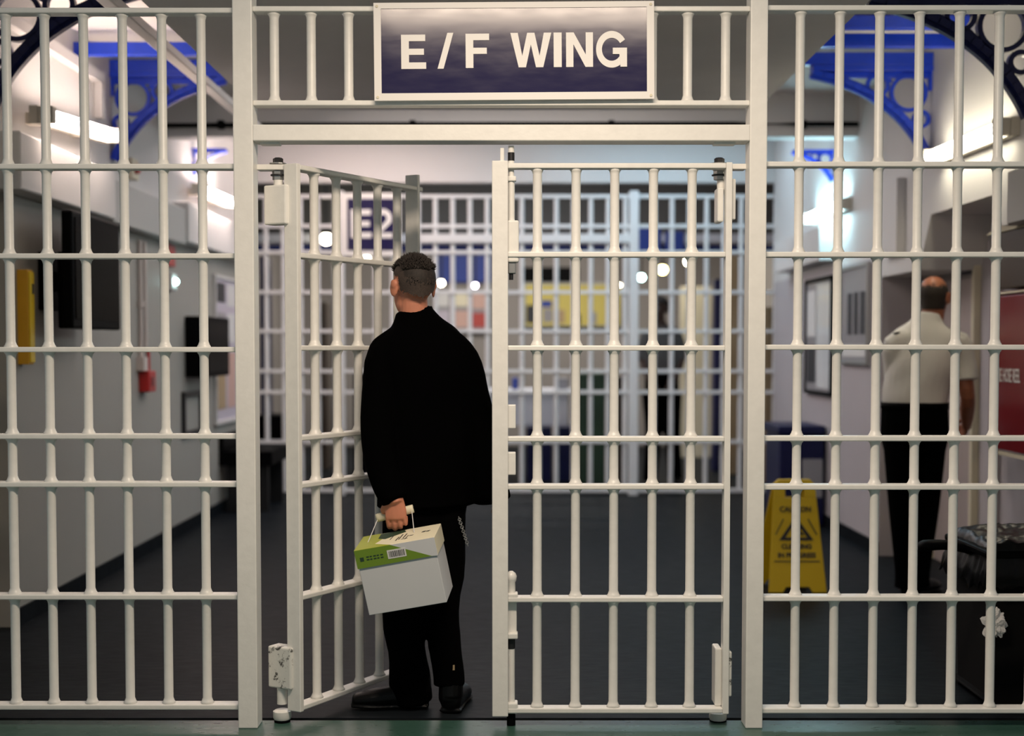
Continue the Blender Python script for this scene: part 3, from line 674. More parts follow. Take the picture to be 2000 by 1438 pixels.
# ------------------------------------------------------------------ gate leaves
ylf = [323.5, 497, 680, 858, 951.5, 1172, 1389]
def leaf(label, px, s, ang, left):
    """leaf hung at the pivot; local +x (times s) runs along the leaf, local y < 0 is its front"""
    root = empty('gate_leaf', (xx(px, 690, 0.06), 0.06, 0), ang); tag(root, label, 'gate', 'leaves of the double gate')
    u = lambda p: s * p / G
    zr = [zz(y) for y in ylf]
    y0, y1, yc = -0.093, -0.033, -0.063
    xe = 447
    for z in zr:
        link('cross_rail', box(NB(), u(-2), u(xe-2), y0+0.002, y1-0.002, z-0.0095, z+0.0095), 'bar_paint', root, 0.004)
    for p in (62, 137, 212, 287, 362):
        link('vertical_bar', bar_mesh(u(p), yc, zr[-1]+0.004, zr[0]-0.004, zr), 'bar_paint', root, smooth=True)
    zlo, zhi = zr[-1]-0.012, zr[0]+0.012
    link('hinge_stile', box(NB(), u(-14), u(-2), y0, y1, zlo, zhi), 'bar_paint', root, 0.003)
    if left:
        link('free_stile', box(NB(), u(420), u(431), y0, y1, zlo, zhi+0.045), 'bar_paint', root, 0.003)
        bk = [(-8, 26)]
        link('hinge_block', box(NB(), u(-24), u(10), -0.055, 0.045, zz(436), zz(358)), 'bar_paint', root, 0.006)
        link('hinge_block', box(NB(), u(-22), u(12), -0.060, 0.045, zz(1352), zz(1270)), 'worn_paint', root, 0.006)
        rx, ry = u(-8), 0.0
        b = NB(); cyl(b, (rx, ry, zz(358)), (rx, ry, zp-0.046), 0.017); link('pivot_rod', b, 'bar_paint', root, autos=True)
        b = NB(); cyl(b, (rx, ry, zz(1385)), (rx, ry, zz(1352)), 0.019); link('pivot_rod', b, 'bar_paint', root, autos=True)
        b = NB(); lathe(b, rx, ry, [(zz(1403, .06), 0.030), (zz(1399, .06), 0.034), (zz(1387, .06), 0.034), (zz(1384, .06), 0.024)], 18); link('pivot_collar', b, 'bar_paint', root, autos=True)
        b = NB(); lathe(b, rx, ry, [(0.0, 0.030), (zz(1403, .06), 0.030)], 18); link('pivot_foot', b, 'black_plastic', root, autos=True)
    else:
        # cover plate of the meeting stile
        link('cover_plate', box(NB(), u(450), u(419), y0-0.012, y0, zlo-0.006, zhi+0.004), 'bar_paint', root, 0.003)
        link('cover_plate_web', box(NB(), u(447), u(440), y0, y1, zlo, zhi), 'bar_paint', root)
        link('stop_pin', box(NB(), u(434), u(426.5), y0-0.008, y0+0.004, zhi, zhi+0.05), 'bar_paint', root, 0.002)
        link('hinge_block', box(NB(), u(0), u(12), -0.06, 0.03, zz(432), zz(364)), 'bar_paint', root, 0.006)
        link('hinge_block', box(NB(), u(-22), u(-14), -0.075, -0.02, zz(428), zz(348)), 'bar_paint', root, 0.004)
        link('hinge_block', box(NB(), u(-2), u(11), -0.06, 0.03, zz(1384), zz(1270)), 'bar_paint', root, 0.005)
        link('hinge_block', box(NB(), u(-20), u(-14), -0.085, -0.01, zz(1362), zz(1274)), 'worn_paint', root, 0.005)
        b = NB(); cyl(b, (0, 0, zz(366)), (0, 0, zp-0.046), 0.017); link('pivot_rod', b, 'bar_paint', root, autos=True)
        b = NB(); lathe(b, 0, 0, [(zz(1408, .06), 0.028), (zz(1402, .06), 0.033), (zz(1392, .06), 0.033)], 18); link('pivot_collar', b, 'bar_paint', root, autos=True)
        b = NB(); lathe(b, 0, 0, [(0, 0.032), (zz(1406, .06), 0.032)], 18); link('pivot_foot', b, 'black_plastic', root, autos=True)
        # long bolts beside the meeting stile
        bx = u(1407-994); by = -0.06
        def rod(y0_, y1_, r, m, nm): 
            b = NB(); cyl(b, (bx, by, zz(y1_)), (bx, by, zz(y0_)), r, 16); return link(nm, b, m, root, autos=True)
        rod(283, 345, 0.011, 'bar_paint', 'top_bolt'); rod(296, 312, 0.0125, 'dark_steel', 'bolt_band')
        b = NB(); box(b, bx-0.018, bx+0.018, by-0.02, by+0.02, zz(353), zz(343)); link('bolt_guide', b, 'bar_paint', root, 0.004)
        rod(353, 430, 0.013, 'bar_paint', 'top_bolt')
        b = NB(); box(b, u(421), u(398), by-0.025, by+0.03, zz(512), zz(430)); link('lock_case', b, 'bar_paint', root, 0.006)
        b = NB(); box(b, u(419), u(404), by-0.015, by+0.02, zz(534), zz(512)); link('lock_case', b, 'steel', root, 0.003)
        rod(534, 546, 0.008, 'dark_steel', 'bolt_tip')
        for ya, yb_ in ((791, 837), (884, 928)):
            b = NB(); box(b, u(421), u(404), by-0.028, by+0.02, zz(yb_), zz(ya)); link('keep_plate', b, 'bar_paint', root, 0.003)
        b = NB(); lathe(b, bx, by, [(zz(1168), 0.016), (zz(1140), 0.015), (zz(1136), 0.019), (zz(1128), 0.021), (zz(1122), 0.016), (zz(1118), 0.006)], 16); link('bolt_knob', b, 'bar_paint', root, autos=True)
        b = NB(); box(b, u(421), u(400), by-0.03, by+0.025, zz(1172), zz(1160)); box(b, u(421), u(402), by-0.005, by+0.025, zz(1240), zz(1172)); box(b, u(421), u(400), by-0.03, by+0.025, zz(1249), zz(1238)); link('bolt_guide', b, 'bar_paint', root, 0.004)
        rod(1249, 1378, 0.0135, 'bar_paint', 'floor_bolt'); rod(1250, 1270, 0.0145, 'dark_steel', 'bolt_band')
        b = NB(); box(b, u(421), u(400), by-0.03, by+0.025, zz(1395), zz(1374)); link('bolt_guide', b, 'bar_paint', root, 0.005)
        b = NB(); cyl(b, (bx, by, 0.0), (bx, by, zz(1395)), 0.016); link('bolt_foot', b, 'black_plastic', root, autos=True)
    return root
leaf('white barred gate leaf swung open away from the camera behind the man', 551, 1, R(61.3), True)
leaf('white barred gate leaf standing closed at the right post', 1407, -1, 0.0, False)

# ------------------------------------------------------------------ E / F WING sign
def arc(cx, cy, ro, ri, a0, a1, n=18, ex=1.0):
    out = []
    for k in range(n):
        p, q = R(a0+(a1-a0)*k/n), R(a0+(a1-a0)*(k+1)/n)
        out.append([(cx+math.cos(p)*ri*ex, cy+math.sin(p)*ri), (cx+math.cos(p)*ro*ex, cy+math.sin(p)*ro), (cx+math.cos(q)*ro*ex, cy+math.sin(q)*ro), (cx+math.cos(q)*ri*ex, cy+math.sin(q)*ri)])
    return out
def rc(x0, y0, x1, y1): return [(x0,y0),(x1,y0),(x1,y1),(x0,y1)]
def glyph(ch):
    t = 0.225                                       # stem; height 1
    if ch == 'E': return [rc(0,0,t,1), rc(t,0,.72,.19), rc(t,.41,.66,.59), rc(t,.81,.70,1)], .72
    if ch == 'F': return [rc(0,0,t,1), rc(t,.41,.62,.59), rc(t,.81,.69,1)], .69
    if ch == 'I': return [rc(0,0,t,1)], t
    if ch == '/': return [[(0,0),(.165,0),(.44,1.03),(.275,1.03)]], .44
    if ch == 'N': return [[(0,0),(.215,0),(.215,.66),(.57,0),(.795,0),(.795,1),(.58,1),(.58,.36),(.225,1),(0,1)]], .795
    if ch == 'W': return [[(0,1),(.215,1),(.34,.33),(.485,1),(.695,1),(.84,.33),(.965,1),(1.18,1),(.945,0),(.735,0),(.59,.66),(.445,0),(.235,0)]], 1.18
    if ch == 'G':
        P = arc(.45, .5, .52, .325, 32, 322, 40, .87)
        return P + [rc(.48,.36,.89,.54), [(.70,.0),(.89,.0),(.89,.36),(.67,.36)]], .89
    if ch == '2':
        P = arc(.33, .69, .325, .14, 175, -35, 22)
        return P + [rc(0,0,.68,.175), [(0,.175),(.22,.175),(.60,.52),(.47,.62)]], .68
def letters(name, items, m, mtx, parent, ext=0.002):
    """items = (character, left, baseline, height, width) in metres on the sign's face"""
    for ch, x, y, h, w in items:
        polys, gw = glyph(ch); b = NB(); e = mtx.to_3x3() @ Vector((0,0,ext))
        for i_, p in enumerate(polys):
            prism(b, [mtx @ Vector((x + a*w/gw, y + c*h, 0)) for a, c in p], e*(1 + 0.04*(i_ if i_ > len(polys)-3 else 0)))
        link(name, b, m, parent)
SY = -0.052
sc_ = at(1004, 100, SY)
sg = empty('wing_sign', sc_); sg.rotation_euler = (0, -R(0.42), 0)
tag(sg, 'navy sign with white border and white E / F WING lettering over the gate', 'sign')
gs = F / (5.19 + SY)
hw, hh = 270.5/gs, 93.5/gs
b = NB(); box(b, -hw, hw, 0.0, 0.016, -hh, hh); link('backing', b, 'sign_white', sg, 0.006)
fw_ = 14/gs
for x0, x1, z0, z1 in ((-hw, hw, hh-fw_*0.8, hh), (-hw, hw, -hh, -hh+fw_), (-hw, -hw+fw_, -hh+fw_, hh-fw_*0.8), (hw-fw_, hw, -hh+fw_, hh-fw_*0.8)):
    pass
b = NB()
prism(b, [(-hw, 0, -hh), (hw, 0, -hh), (hw-fw_, 0, -hh+fw_), (-hw+fw_, 0, -hh+fw_)], (0,-0.006,0)); prism(b, [(-hw, 0, hh), (hw, 0, hh), (hw-fw_, 0, hh-fw_*.8), (-hw+fw_, 0, hh-fw_*.8)], (0,-0.006,0))
prism(b, [(-hw, 0, -hh), (-hw, 0, hh), (-hw+fw_, 0, hh-fw_*.8), (-hw+fw_, 0, -hh+fw_)], (0,-0.006,0)); prism(b, [(hw, 0, -hh), (hw, 0, hh), (hw-fw_, 0, hh-fw_*.8), (hw-fw_, 0, -hh+fw_)], (0,-0.006,0))
link('border', b, 'sign_white', sg)
b = NB(); box(b, -hw+fw_, hw-fw_, -0.0025, 0.0, -hh+fw_, hh-fw_*.8); link('face', b, 'sign_navy', sg)
LM = Matrix.Translation((0, -0.0026, 0)) @ FACE_CAM
def L(ch, x0, x1, yt, yb): return (ch, (x0-1004)/gs, (100-yb)/gs, (yb-yt)/gs, (x1-x0)/gs)
letters('letter', [L('E', 786, 834, 67.5, 133), L('/', 856, 887, 66.5, 133), L('F', 910.5, 956, 66.5, 132), L('W', 997, 1076, 65.5, 131.5), L('I', 1080.5, 1096, 65.5, 131.5), L('N', 1104.5, 1156.5, 65.5, 131.5), L('G', 1162.5, 1222, 64.5, 132)], 'sign_white', LM, sg)
for sx_ in (-1, 1):
    for sz_ in (-1, 1):
        b = NB(); cyl(b, (sx_*(hw-0.012), -0.006, sz_*(hh-0.012)), (sx_*(hw-0.012), -0.009, sz_*(hh-0.012)), 0.005, 10); link('screw', b, 'cream', sg)

# ------------------------------------------------------------------ far barred screen
YB = 8.20
def X2(x, y=690): return at(x, y, YB).x
def Z2(y): return at(1000, y, YB).z
fs = empty('far_barred_screen', (0, YB, 0)); tag(fs, 'pale barred screen across the far end of the corridor', 'bars')
zr2 = [Z2(y) for y in (384, 442, 493, 571, 647, 725, 766, 863, 958)]
zlint = (Z2(474), Z2(458))
xa, xb_ = X2(478), X2(1552)
pm = 'far_bar_paint'
for z in zr2:
    for (p, q) in ((478, 670), (818, 1228), (1245, 1552)):
        link('cross_rail', box(NB(), X2(p), X2(q), -0.03, 0.03, z-0.016, z+0.016), pm, fs)
link('cross_rail', box(NB(), X2(670), X2(818), -0.03, 0.03, zr2[0]-0.016, zr2[0]+0.016), pm, fs)
for z in zr2[3:]:
    link('cross_rail', box(NB(), X2(670), X2(818), -0.03, 0.03, z-0.016, z+0.016), pm, fs)
link('lintel', box(NB(), X2(818), X2(1228), -0.05, 0.05, *zlint), pm, fs)
for p, q in ((1228, 1246), (1545, 1556), (474, 484), (812, 822), (664, 673)):
    link('post', box(NB(), X2(p), X2(q), -0.05, 0.05, 0, zr2[0]+0.05), pm, fs, 0.006)
bars2 = [487.5 + 33.6*k for k in range(6)] + [699, 733, 767, 800] + [851+33.6*k for k in range(12)] + [1277.5+33.7*k for k in range(8)]
for x in bars2:
    link('vertical_bar', lathe(NB(), X2(x), 0, [(zr2[-1], 0.022), (zr2[0], 0.022)], 10), pm, fs, autos=True)
es = empty('wing_sign', (X2(727), YB-0.07, Z2(440))); tag(es, 'navy sign with white border reading E2 on the far bars', 'sign')
g2 = F/(5.19+YB-0.07)
b = NB(); box(b, -58/g2, 58/g2, 0, 0.02, -61/g2, 61/g2); link('border', b, 'sign_white', es, 0.004)
b = NB(); box(b, -46/g2, 46/g2, -0.004, 0, -50/g2, 50/g2); link('face', b, 'sign_navy', es)
LM2 = Matrix.Translation((0, -0.0045, 0)) @ FACE_CAM
def L2(ch, x0, x1, yt, yb): return (ch, (x0-727)/g2, (440-yb)/g2, (yb-yt)/g2, (x1-x0)/g2)
letters('letter', [L2('E', 688, 728, 411, 466), L2('2', 734, 769, 411, 466)], 'sign_white', LM2, es)

# ------------------------------------------------------------------ far wing contents
def fbox(name, x0, x1, yt, yb, Y, depth, m, label, cat, floor=False, bev=0.01, group=None):
    p, q = at(x0, yt, Y), at(x1, yb, Y)
    z0 = 0.0 if floor else q.z
    o = link(name, box(NB(), p.x, q.x, Y, Y+depth, z0, p.z), m, None, bev)
    return tag(o, label, cat, group)
YF = 10.6
b = NB(); p, q = at(822, 457, YF), at(1226, 473, YF); box(b, -3.15, 3.15, YF, YF+0.3, q.z, p.z)
struct('trim_13', b, 'table_white', 'white walkway edge in the far wing')
b = NB(); p, q = at(822, 478, YF+0.3), at(1226, 492, YF+0.3); box(b, -3.15, 3.15, YF+0.3, YF+0.4, q.z, p.z)
struct('trim_14', b, 'blue_board', 'blue beam under the far walkway')
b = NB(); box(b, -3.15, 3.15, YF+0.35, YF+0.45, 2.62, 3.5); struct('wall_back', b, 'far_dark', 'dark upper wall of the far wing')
def stand(name, label, x0, x1, yt, yb, Y, fm, bm_, papers):
    """free standing or wall-hung far board"""
    p, q = at(x0, yt, Y), at(x1, yb, Y)
    root = empty(name, (p.x, Y, q.z)); tag(root, label, 'noticeboard', 'noticeboards in the far wing')
    w, h = q.x-p.x, p.z-q.z
    b = NB(); box(b, 0, w, 0, 0.04, 0, h); link('frame', b, fm, root, 0.006)
    b = NB(); box(b, 0.03, w-0.03, -0.006, 0, 0.03, h-0.03); link('backing', b, bm_, root)
    for (a0, a1, c0, c1, m) in papers:
        b = NB(); box(b, a0*w, a1*w, -0.010, -0.006, c0*h, c1*h); link('notice', b, m, root)
    return root
stand('noticeboard', 'yellow noticeboard with dark papers seen through the closed leaf', 1022, 1215, 552, 640, 14.9, 'steel', 'notice_yellow',
      [(.03,.14,.1,.5,'ink'), (.18,.29,.45,.6,'blue_board'), (.20,.30,.12,.42,'board_grey'), (.34,.42,.1,.4,'tan'), (.5,.58,.08,.3,'ink'), (.66,.74,.08,.34,'board_grey'), (.36,.8,.6,.95,'notice_yellow')])
stand('noticeboard', 'noticeboard of pink and red papers right of the man\'s head', 846, 955, 566, 648, 14.9, 'steel', 'board_grey',
      [(.05,.28,.1,.5,'notice_lilac'), (.05,.28,.6,.92,'paper'), (.36,.62,.1,.5,'notice_pink'), (.36,.62,.6,.92,'cream_card'), (.70,.96,.1,.45,'notice_red'), (.70,.96,.55,.92,'notice_pink')])
fbox('dark_window', 846, 960, 498, 552, 14.95, 0.04, 'blue_board', 'dark blue panel right of the man\'s head, over the pink noticeboard', 'panel')
fbox('dark_window', 1020, 1130, 522, 550, 14.95, 0.04, 'black_matte', 'dark opening over the yellow noticeboard', 'panel')
fbox('blue_panel', 1247, 1291, 446, 492, 10.56, 0.045, 'blue_board', 'blue picture panel beside the far white post', 'panel')
fbox('blue_panel', 1300, 1336, 452, 492, 10.56, 0.045, 'blue_board', 'smaller blue picture panel over the distant person', 'panel')
for x, y, w, hgt, lbl in ((1296, 480, 8, 26, 'pale blob-shaped cut-out on the blue panel'),):
    pass
# servery table with lilac cloth front, crates below
tb = empty('servery_table', (0, 10.0, 0)); tag(tb, 'long pale table in the far wing seen low through the closed leaf', 'table')
p, q = at(985, 762, 10.0), at(1118, 832, 10.0)
b = NB(); box(b, p.x-0.6, q.x, 0, 0.8, p.z-0.04, p.z); link('table_top', b, 'table_white', tb, 0.006)
b = NB(); box(b, p.x-0.55, q.x-0.05, 0.02, 0.05, q.z, p.z-0.04); link('front_panel', b, 'table_white', tb)
for lx in (p.x-0.55, q.x-0.08):
    for ly in (0.06, 0.7):
        b = NB(); box(b, lx, lx+0.04, ly, ly+0.04, 0, p.z-0.04); link('leg', b, 'steel', tb)
fbox('storage_crate', 1028, 1078, 834, 896, 9.6, 0.4, 'blue_plastic', 'left of two dark blue crates standing before the pale far table', 'crate', True, group='blue crates')
fbox('storage_crate', 1090, 1122, 834, 896, 9.6, 0.4, 'blue_plastic', 'right of two dark blue crates standing before the pale far table', 'crate', True, group='blue crates')
fbox('food_box', 1000, 1012, 738, 761, 10.2, 0.2, 'blue_board', 'small blue box on the pale far table', 'box')
fbox('food_box', 1088, 1110, 738, 761, 10.2, 0.2, 'board_grey', 'grey box on the pale far table', 'box')
fbox('locker', 1130, 1182, 730, 940, 9.4, 0.5, 'dark_green', 'tall dark green locker right of the pale far table', 'locker', True)
fbox('locker', 1184, 1216, 736, 940, 9.5, 0.5, 'brown_box', 'brown locker beside the dark green one', 'locker', True)
fbox('waste_bin', 500, 556, 812, 962, 8.7, 0.5, 'black_plastic', 'black bin behind the far bars at the left gate post', 'bin', True)
fbox('locker', 506, 520, 500, 812, 9.2, 0.4, 'navy_paint', 'slim dark blue locker behind the far bars at left', 'locker', True)
fbox('steel_column', 645, 668, 512, 960, 11.5, 0.25, 'steel', 'grey column behind the open leaf, far away', 'column', True)
fbox('tall_cabinet', 690, 718, 730, 900, 10.5, 0.4, 'black_plastic', 'black cabinet behind the man\'s left shoulder, far away', 'cabinet', True)
fbox('steel_column', 610, 640, 590, 960, 11.0, 0.3, 'brown_box', 'brown column seen between bars of the open leaf', 'column', True)
fbox('steel_column', 1395, 1412, 545, 880, 10.8, 0.2, 'navy_paint', 'dark blue column between the closed leaf and right post', 'column', True)
fbox('steel_column', 1424, 1443, 500, 960, 10.4, 0.25, 'tan', 'tan column left of the right post, far away', 'column', True)
fbox('door_panel', 1330, 1392, 560, 940, 12.8, 0.08, 'cream', 'cream cell door right of the distant person', 'door', True)
fbox('door_panel', 1518, 1546, 530, 770, 8.9, 0.1, 'navy_paint', 'dark blue panel behind the far bars right of the right post', 'panel', True)
fbox('tall_cabinet', 1494, 1512, 600, 790, 9.4, 0.3, 'tan', 'tan cabinet behind the far bars right of the right post', 'cabinet', True)
# round wall lamps
def globe(label, x, y, Y, rpx, m):
    p = at(x, y, Y); r = rpx / (F/(Y+5.19))
    root = empty('globe_lamp', p); tag(root, label, 'lamp', 'round lamps in the far wing')
    b = NB(); ell(b, (0,0,0), (r, r, r), u=16, v=10); link('globe', b, m, root, smooth=True)
    b = NB(); cyl(b, (0, 0, r*0.8), (0, 0, r*1.7), r*0.5, 12); link('cap', b, 'dark_steel', root, autos=True)
    b = NB(); cyl(b, (0, 0, r*1.6), (0, 0, 3.49-p.z), 0.012, 8); link('drop_rod', b, 'dark_steel', root)
    return root
globe('big glowing globe lamp seen left between bars of the open leaf', 637, 467, 10.2, 11, 'globe_warm')
globe('glowing globe lamp just above the man\'s head behind the open leaf', 716, 505, 13.5, 6, 'globe_warm')
globe('glowing globe lamp touching the right side of the man\'s head', 862, 553, 13.0, 5.5, 'globe_warm')
globe('lilac glowing globe lamp left of the closed leaf\'s meeting edge', 928, 558, 13.0, 4.5, 'globe_lilac')
globe('greenish blue globe lamp right of the far white post', 1253, 542, 12.0, 6.5, 'globe_cyan')
globe('yellow globe lamp over the distant person', 1294, 527, 12.0, 8.5, 'globe_yellow')
globe('pale globe lamp behind the rightmost bar of the closed leaf', 1345, 511, 12.5, 8, 'globe_warm')
globe('faint small globe lamp left of the far white post', 1211, 557, 14.0, 2.5, 'globe_warm')
# blue recycling bin with paper label against right wall
rb = empty('recycling_bin', (0, 0, 0)); tag(rb, 'dark blue recycling bin with a grey paper label behind the caution sign', 'bin')
p, q = at(1524, 832, 5.85), at(1612, 1030, 5.85)
b = NB(); box(b, p.x, XR-0.015, 5.85, 6.5, 0, p.z-0.07); link('body', b, 'blue_plastic', rb, 0.02)
b = NB(); box(b, p.x-0.02, XR-0.012, 5.83, 6.52, p.z-0.07, p.z); link('lid', b, 'blue_plastic', rb, 0.015)
p, q = at(1567, 897, 5.845), at(1606, 972, 5.845)
b = NB(); box(b, p.x, q.x, 5.845, 5.85, q.z, p.z); link('paper_label', b, 'board_grey', rb)
# ------------------------------------------------------------------ people
def V(*a): return Vector(a)
def rotz(a): return Matrix.Rotation(a, 3, 'Z')
def head_parts(bm, c, yaw, k=1.0, pitch=0.0):
    """head shapes about c (middle of the head); local +y is the face"""
    Rm = rotz(yaw) @ Matrix.Rotation(pitch, 3, 'X')
    def P(x, y, z): return c + Rm @ (Vector((x, y, z)) * k)
    def E(p, r, rot=None): ell(bm, P(*p), tuple(q*k for q in r), Rm @ rot if rot else Rm)
    E((0, -0.012, 0.030), (0.0765, 0.096, 0.088))            # skull
    E((0, 0.030, -0.035), (0.062, 0.066, 0.082))             # face
    E((0, 0.046, -0.088), (0.040, 0.040, 0.034))             # chin
    E((0, 0.016, -0.064), (0.061, 0.062, 0.050))             # jaw
    E((0, 0.074, 0.030), (0.052, 0.020, 0.014))              # brow
    loft(bm, [P(0, 0.082, 0.022), P(0, 0.098, -0.008), P(0, 0.108, -0.024), P(0, 0.092, -0.034)], [0.009*k, 0.011*k, 0.014*k, 0.010*k], n=10)
    for s in (-1, 1):
        E((s*0.013, 0.093, -0.028), (0.011, 0.011, 0.009))   # nostrils
        E((s*0.042, 0.066, -0.018), (0.022, 0.020, 0.018))   # cheeks
        rot = Matrix.Rotation(s*R(-24), 3, 'Z')
        E((s*0.081, -0.006, -0.004), (0.008, 0.021, 0.033), rot)    # ear
        E((s*0.086, -0.013, 0.012), (0.006, 0.015, 0.018), rot)
    E((0, 0.090, -0.052), (0.024, 0.010, 0.007)); E((0, 0.088, -0.064), (0.021, 0.010, 0.008))   # lips
    return P
def hand_parts(bm, wrist, d, thumb, palm, curl, k=1.0, spread=0.0):
    """palm and five bent fingers. d: along the hand, thumb: towards the thumb side, palm: out of the palm"""
    d = d.normalized(); th = (thumb - d*thumb.dot(d)).normalized(); pm = d.cross(th)
    if pm.dot(palm) < 0: pm = -pm
    kn = wrist + d*0.082*k
    loft(bm, [wrist - d*0.01*k, wrist + d*0.03*k, wrist + d*0.065*k, kn], [(0.026*k, 0.019*k), (0.036*k, 0.017*k), (0.041*k, 0.015*k), (0.038*k, 0.013*k)], n=14, ref=th)
    lens = [(0.040, 0.024, 0.020), (0.044, 0.028, 0.021), (0.041, 0.026, 0.020), (0.033, 0.020, 0.018)]
    for i in range(4):
        o = (1.5 - i) * 0.0205 * k
        p = kn + th*o - d*(abs(i-1.2)*0.004*k)
        dr = (d + th*(1.5-i)*spread).normalized()
        pts = [p - d*0.012*k, p]; a = 0
        for L_, bend in zip(lens[i], curl):
            a += bend
            dd = dr*math.cos(a) + pm*math.sin(a)
            p = p + dd*L_*k; pts.append(p.copy())
        r0 = (0.0092 if i < 3 else 0.0080)*k
        loft(bm, pts, [r0, r0*1.06, r0, r0*0.92, r0*0.8], n=10, ref=th, sub=4)
    t0 = wrist + d*0.022*k + th*0.026*k
    c = min(1.0, sum(curl)/2.6)
    p1 = t0 + (d*0.030 + th*0.022 + pm*0.012)*k
    p2 = p1 + (d*(0.030 - 0.014*c) + th*(0.008 - 0.020*c) + pm*(0.010 + 0.020*c))*k
    p3 = p2 + (d*(0.022 - 0.006*c) + th*(0.002 - 0.020*c) + pm*(0.006 + 0.010*c))*k
    loft(bm, [t0 - d*0.012*k, t0, p1, p2, p3], [0.013*k, 0.0145*k, 0.0115*k, 0.0105*k, 0.008*k], n=10, ref=pm, sub=4)
def eyes(P, root, k=1.0):
    for s in (-1, 1):
        b = NB(); c = P(s*0.031, 0.0845, 0.006); ell(b, c, (0.0085*k, 0.006*k, 0.0055*k), u=12, v=8); o = link('eye', b, 'eye', root, smooth=True)
def shoe(bm, heel, toe_dir, L_=0.29, Wd=0.1, hgt=0.075, rise=0.0, mi=0):
    d = toe_dir.normalized(); s = Vector((d.y, -d.x, 0)); up = Vector((0,0,1))
    def P(t, z): return heel + d*(t*L_) + up*z
    loft(bm, [P(0.06, 0.045), P(0.25, 0.045), P(0.5, 0.042), P(0.75, 0.036), P(0.95, 0.030)], [(Wd*0.36, 0.043), (Wd*0.40, 0.046), (Wd*0.44, 0.043), (Wd*0.50, 0.037), (Wd*0.36, 0.028)], n=16, ref=s)
    loft(bm, [P(0.13, 0.06), P(0.16, 0.12)], [(Wd*0.40, 0.052), (Wd*0.40, 0.050)], n=14, ref=s, sub=2, dome=0.2)
    loft(bm, [P(0.02, 0.011), P(0.25, 0.011), P(0.5, 0.011), P(0.78, 0.012), P(1.0, 0.014)], [(Wd*0.39, 0.011), (Wd*0.40, 0.011), (Wd*0.42, 0.010), (Wd*0.54, 0.010), (Wd*0.34, 0.009)], n=14, ref=s)

# ---- the man with the box, seen from behind in the opening
YM = 0.27
man = empty('person', (at(825, 1395, YM).x, YM, 0))
tag(man, 'person in a black coat seen from behind, walking through the gate with a box', 'person')
def mp(x, y, Y=YM): return at(x, y, Y)
def put(o, root):
    """hang an object built in place under root without moving it"""
    o.parent = root; o.matrix_parent_inverse = Matrix.Translation(-root.location)
    return o
fx = rotz(R(28)) @ V(1, 0, 0)                                   # the man's right-hand direction
hc = mp(807, 562, YM-0.01) ; hyaw = R(26)
b = NB()
P = head_parts(b, hc, hyaw, 1.0)
loft(b, [hc + rotz(hyaw) @ V(0, -0.012, -0.02), hc + V(0.004, -0.008, -0.085), mp(812, 628), mp(815, 660)], [0.050, 0.054, 0.064, 0.085], n=18)
loft(b, [mp(813, 650), mp(822, 700), mp(830, 780), mp(832, 860), mp(832, 945), mp(832, 985)], [(0.09,0.06),(0.165,0.085),(0.16,0.09),(0.14,0.085),(0.15,0.09),(0.145,0.085)], ref=fx)
shL, elL, wrL = mp(752, 694, 0.22), mp(735, 850, 0.13), mp(771, 972, 0.055)
shR, elR, wrR = mp(906, 702, 0.30), mp(943, 850, 0.30), mp(976, 966, 0.24)
loft(b, [mp(800, 690, 0.25), shL, elL, wrL, wrL + (wrL-elL).normalized()*0.02], [0.05, 0.047, 0.036, 0.027, 0.026])
loft(b, [mp(860, 695, 0.28), shR, elR, wrR, wrR + (wrR-elR).normalized()*0.02], [0.05, 0.047, 0.036, 0.027, 0.026])
hipL, hipR = mp(797, 965, 0.26), mp(858, 965, 0.28)
knL, anL = mp(786, 1195, 0.24), mp(806, 1340, 0.27)
knR, anR = mp(864, 1190, 0.24), mp(876, 1335, 0.21)
for hp, kn, an in ((hipL, knL, anL), (hipR, knR, anR)):
    loft(b, [hp, (hp+kn)/2, kn, (kn+an)/2 + V(0, -0.012, 0), an, an - V(0,0,0.06)], [0.082, 0.068, 0.05, 0.05, 0.036, 0.036])
    ell(b, an - V(0, -0.01, 0.065), (0.035, 0.05, 0.03))
hand_parts(b, wrL + V(0, 0, 0.006), V(0.06, 0.0, -1), V(-1, 0.1, 0), V(0, 1, 0), (R(22), R(92), R(62)), 1.02)
hand_parts(b, wrR, V(0.03, 0.25, -1), V(0.0, 1, 0), V(-1, 0, 0), (R(6), R(12), R(10)), 0.9)
body = link('body', b, 'skin'); fuse(body, 0.0036, 5); put(body, man)
eyes(P, None)
for o in [o for o in C.objects if o.name.startswith('eye') and o.parent is None]: put(o, man)
# coat: torso and two sleeves grown into one garment
b = NB()
loft(b, [mp(806, 606), mp(811, 628), mp(816, 654), mp(823, 690), mp(832, 740), mp(834, 830), mp(836, 920), mp(838, 984)],
     [(0.070,0.066),(0.100,0.084),(0.160,0.098),(0.193,0.118),(0.198,0.128),(0.192,0.135),(0.200,0.145),(0.205,0.150)], n=28, ref=fx, sub=4, dome=0.15)
loft(b, [mp(795, 672, 0.25), mp(755, 700, 0.22), mp(741, 775, 0.17), mp(738, 860, 0.125), mp(754, 935, 0.085), mp(771, 976, 0.062)], [0.075, 0.074, 0.068, 0.064, 0.060, 0.052], n=18, sub=4, dome=0.25)
loft(b, [mp(865, 672, 0.28), mp(900, 706, 0.30), mp(921, 775, 0.30), mp(938, 850, 0.30), mp(953, 925, 0.27), mp(962, 976, 0.25)], [0.075, 0.076, 0.072, 0.070, 0.070, 0.072], n=18, sub=4, dome=0.25)
loft(b, [mp(738, 690, 0.21), mp(742, 676, 0.22), mp(775, 660, 0.24)], [0.03, 0.034, 0.05], n=12)
bm_n = b
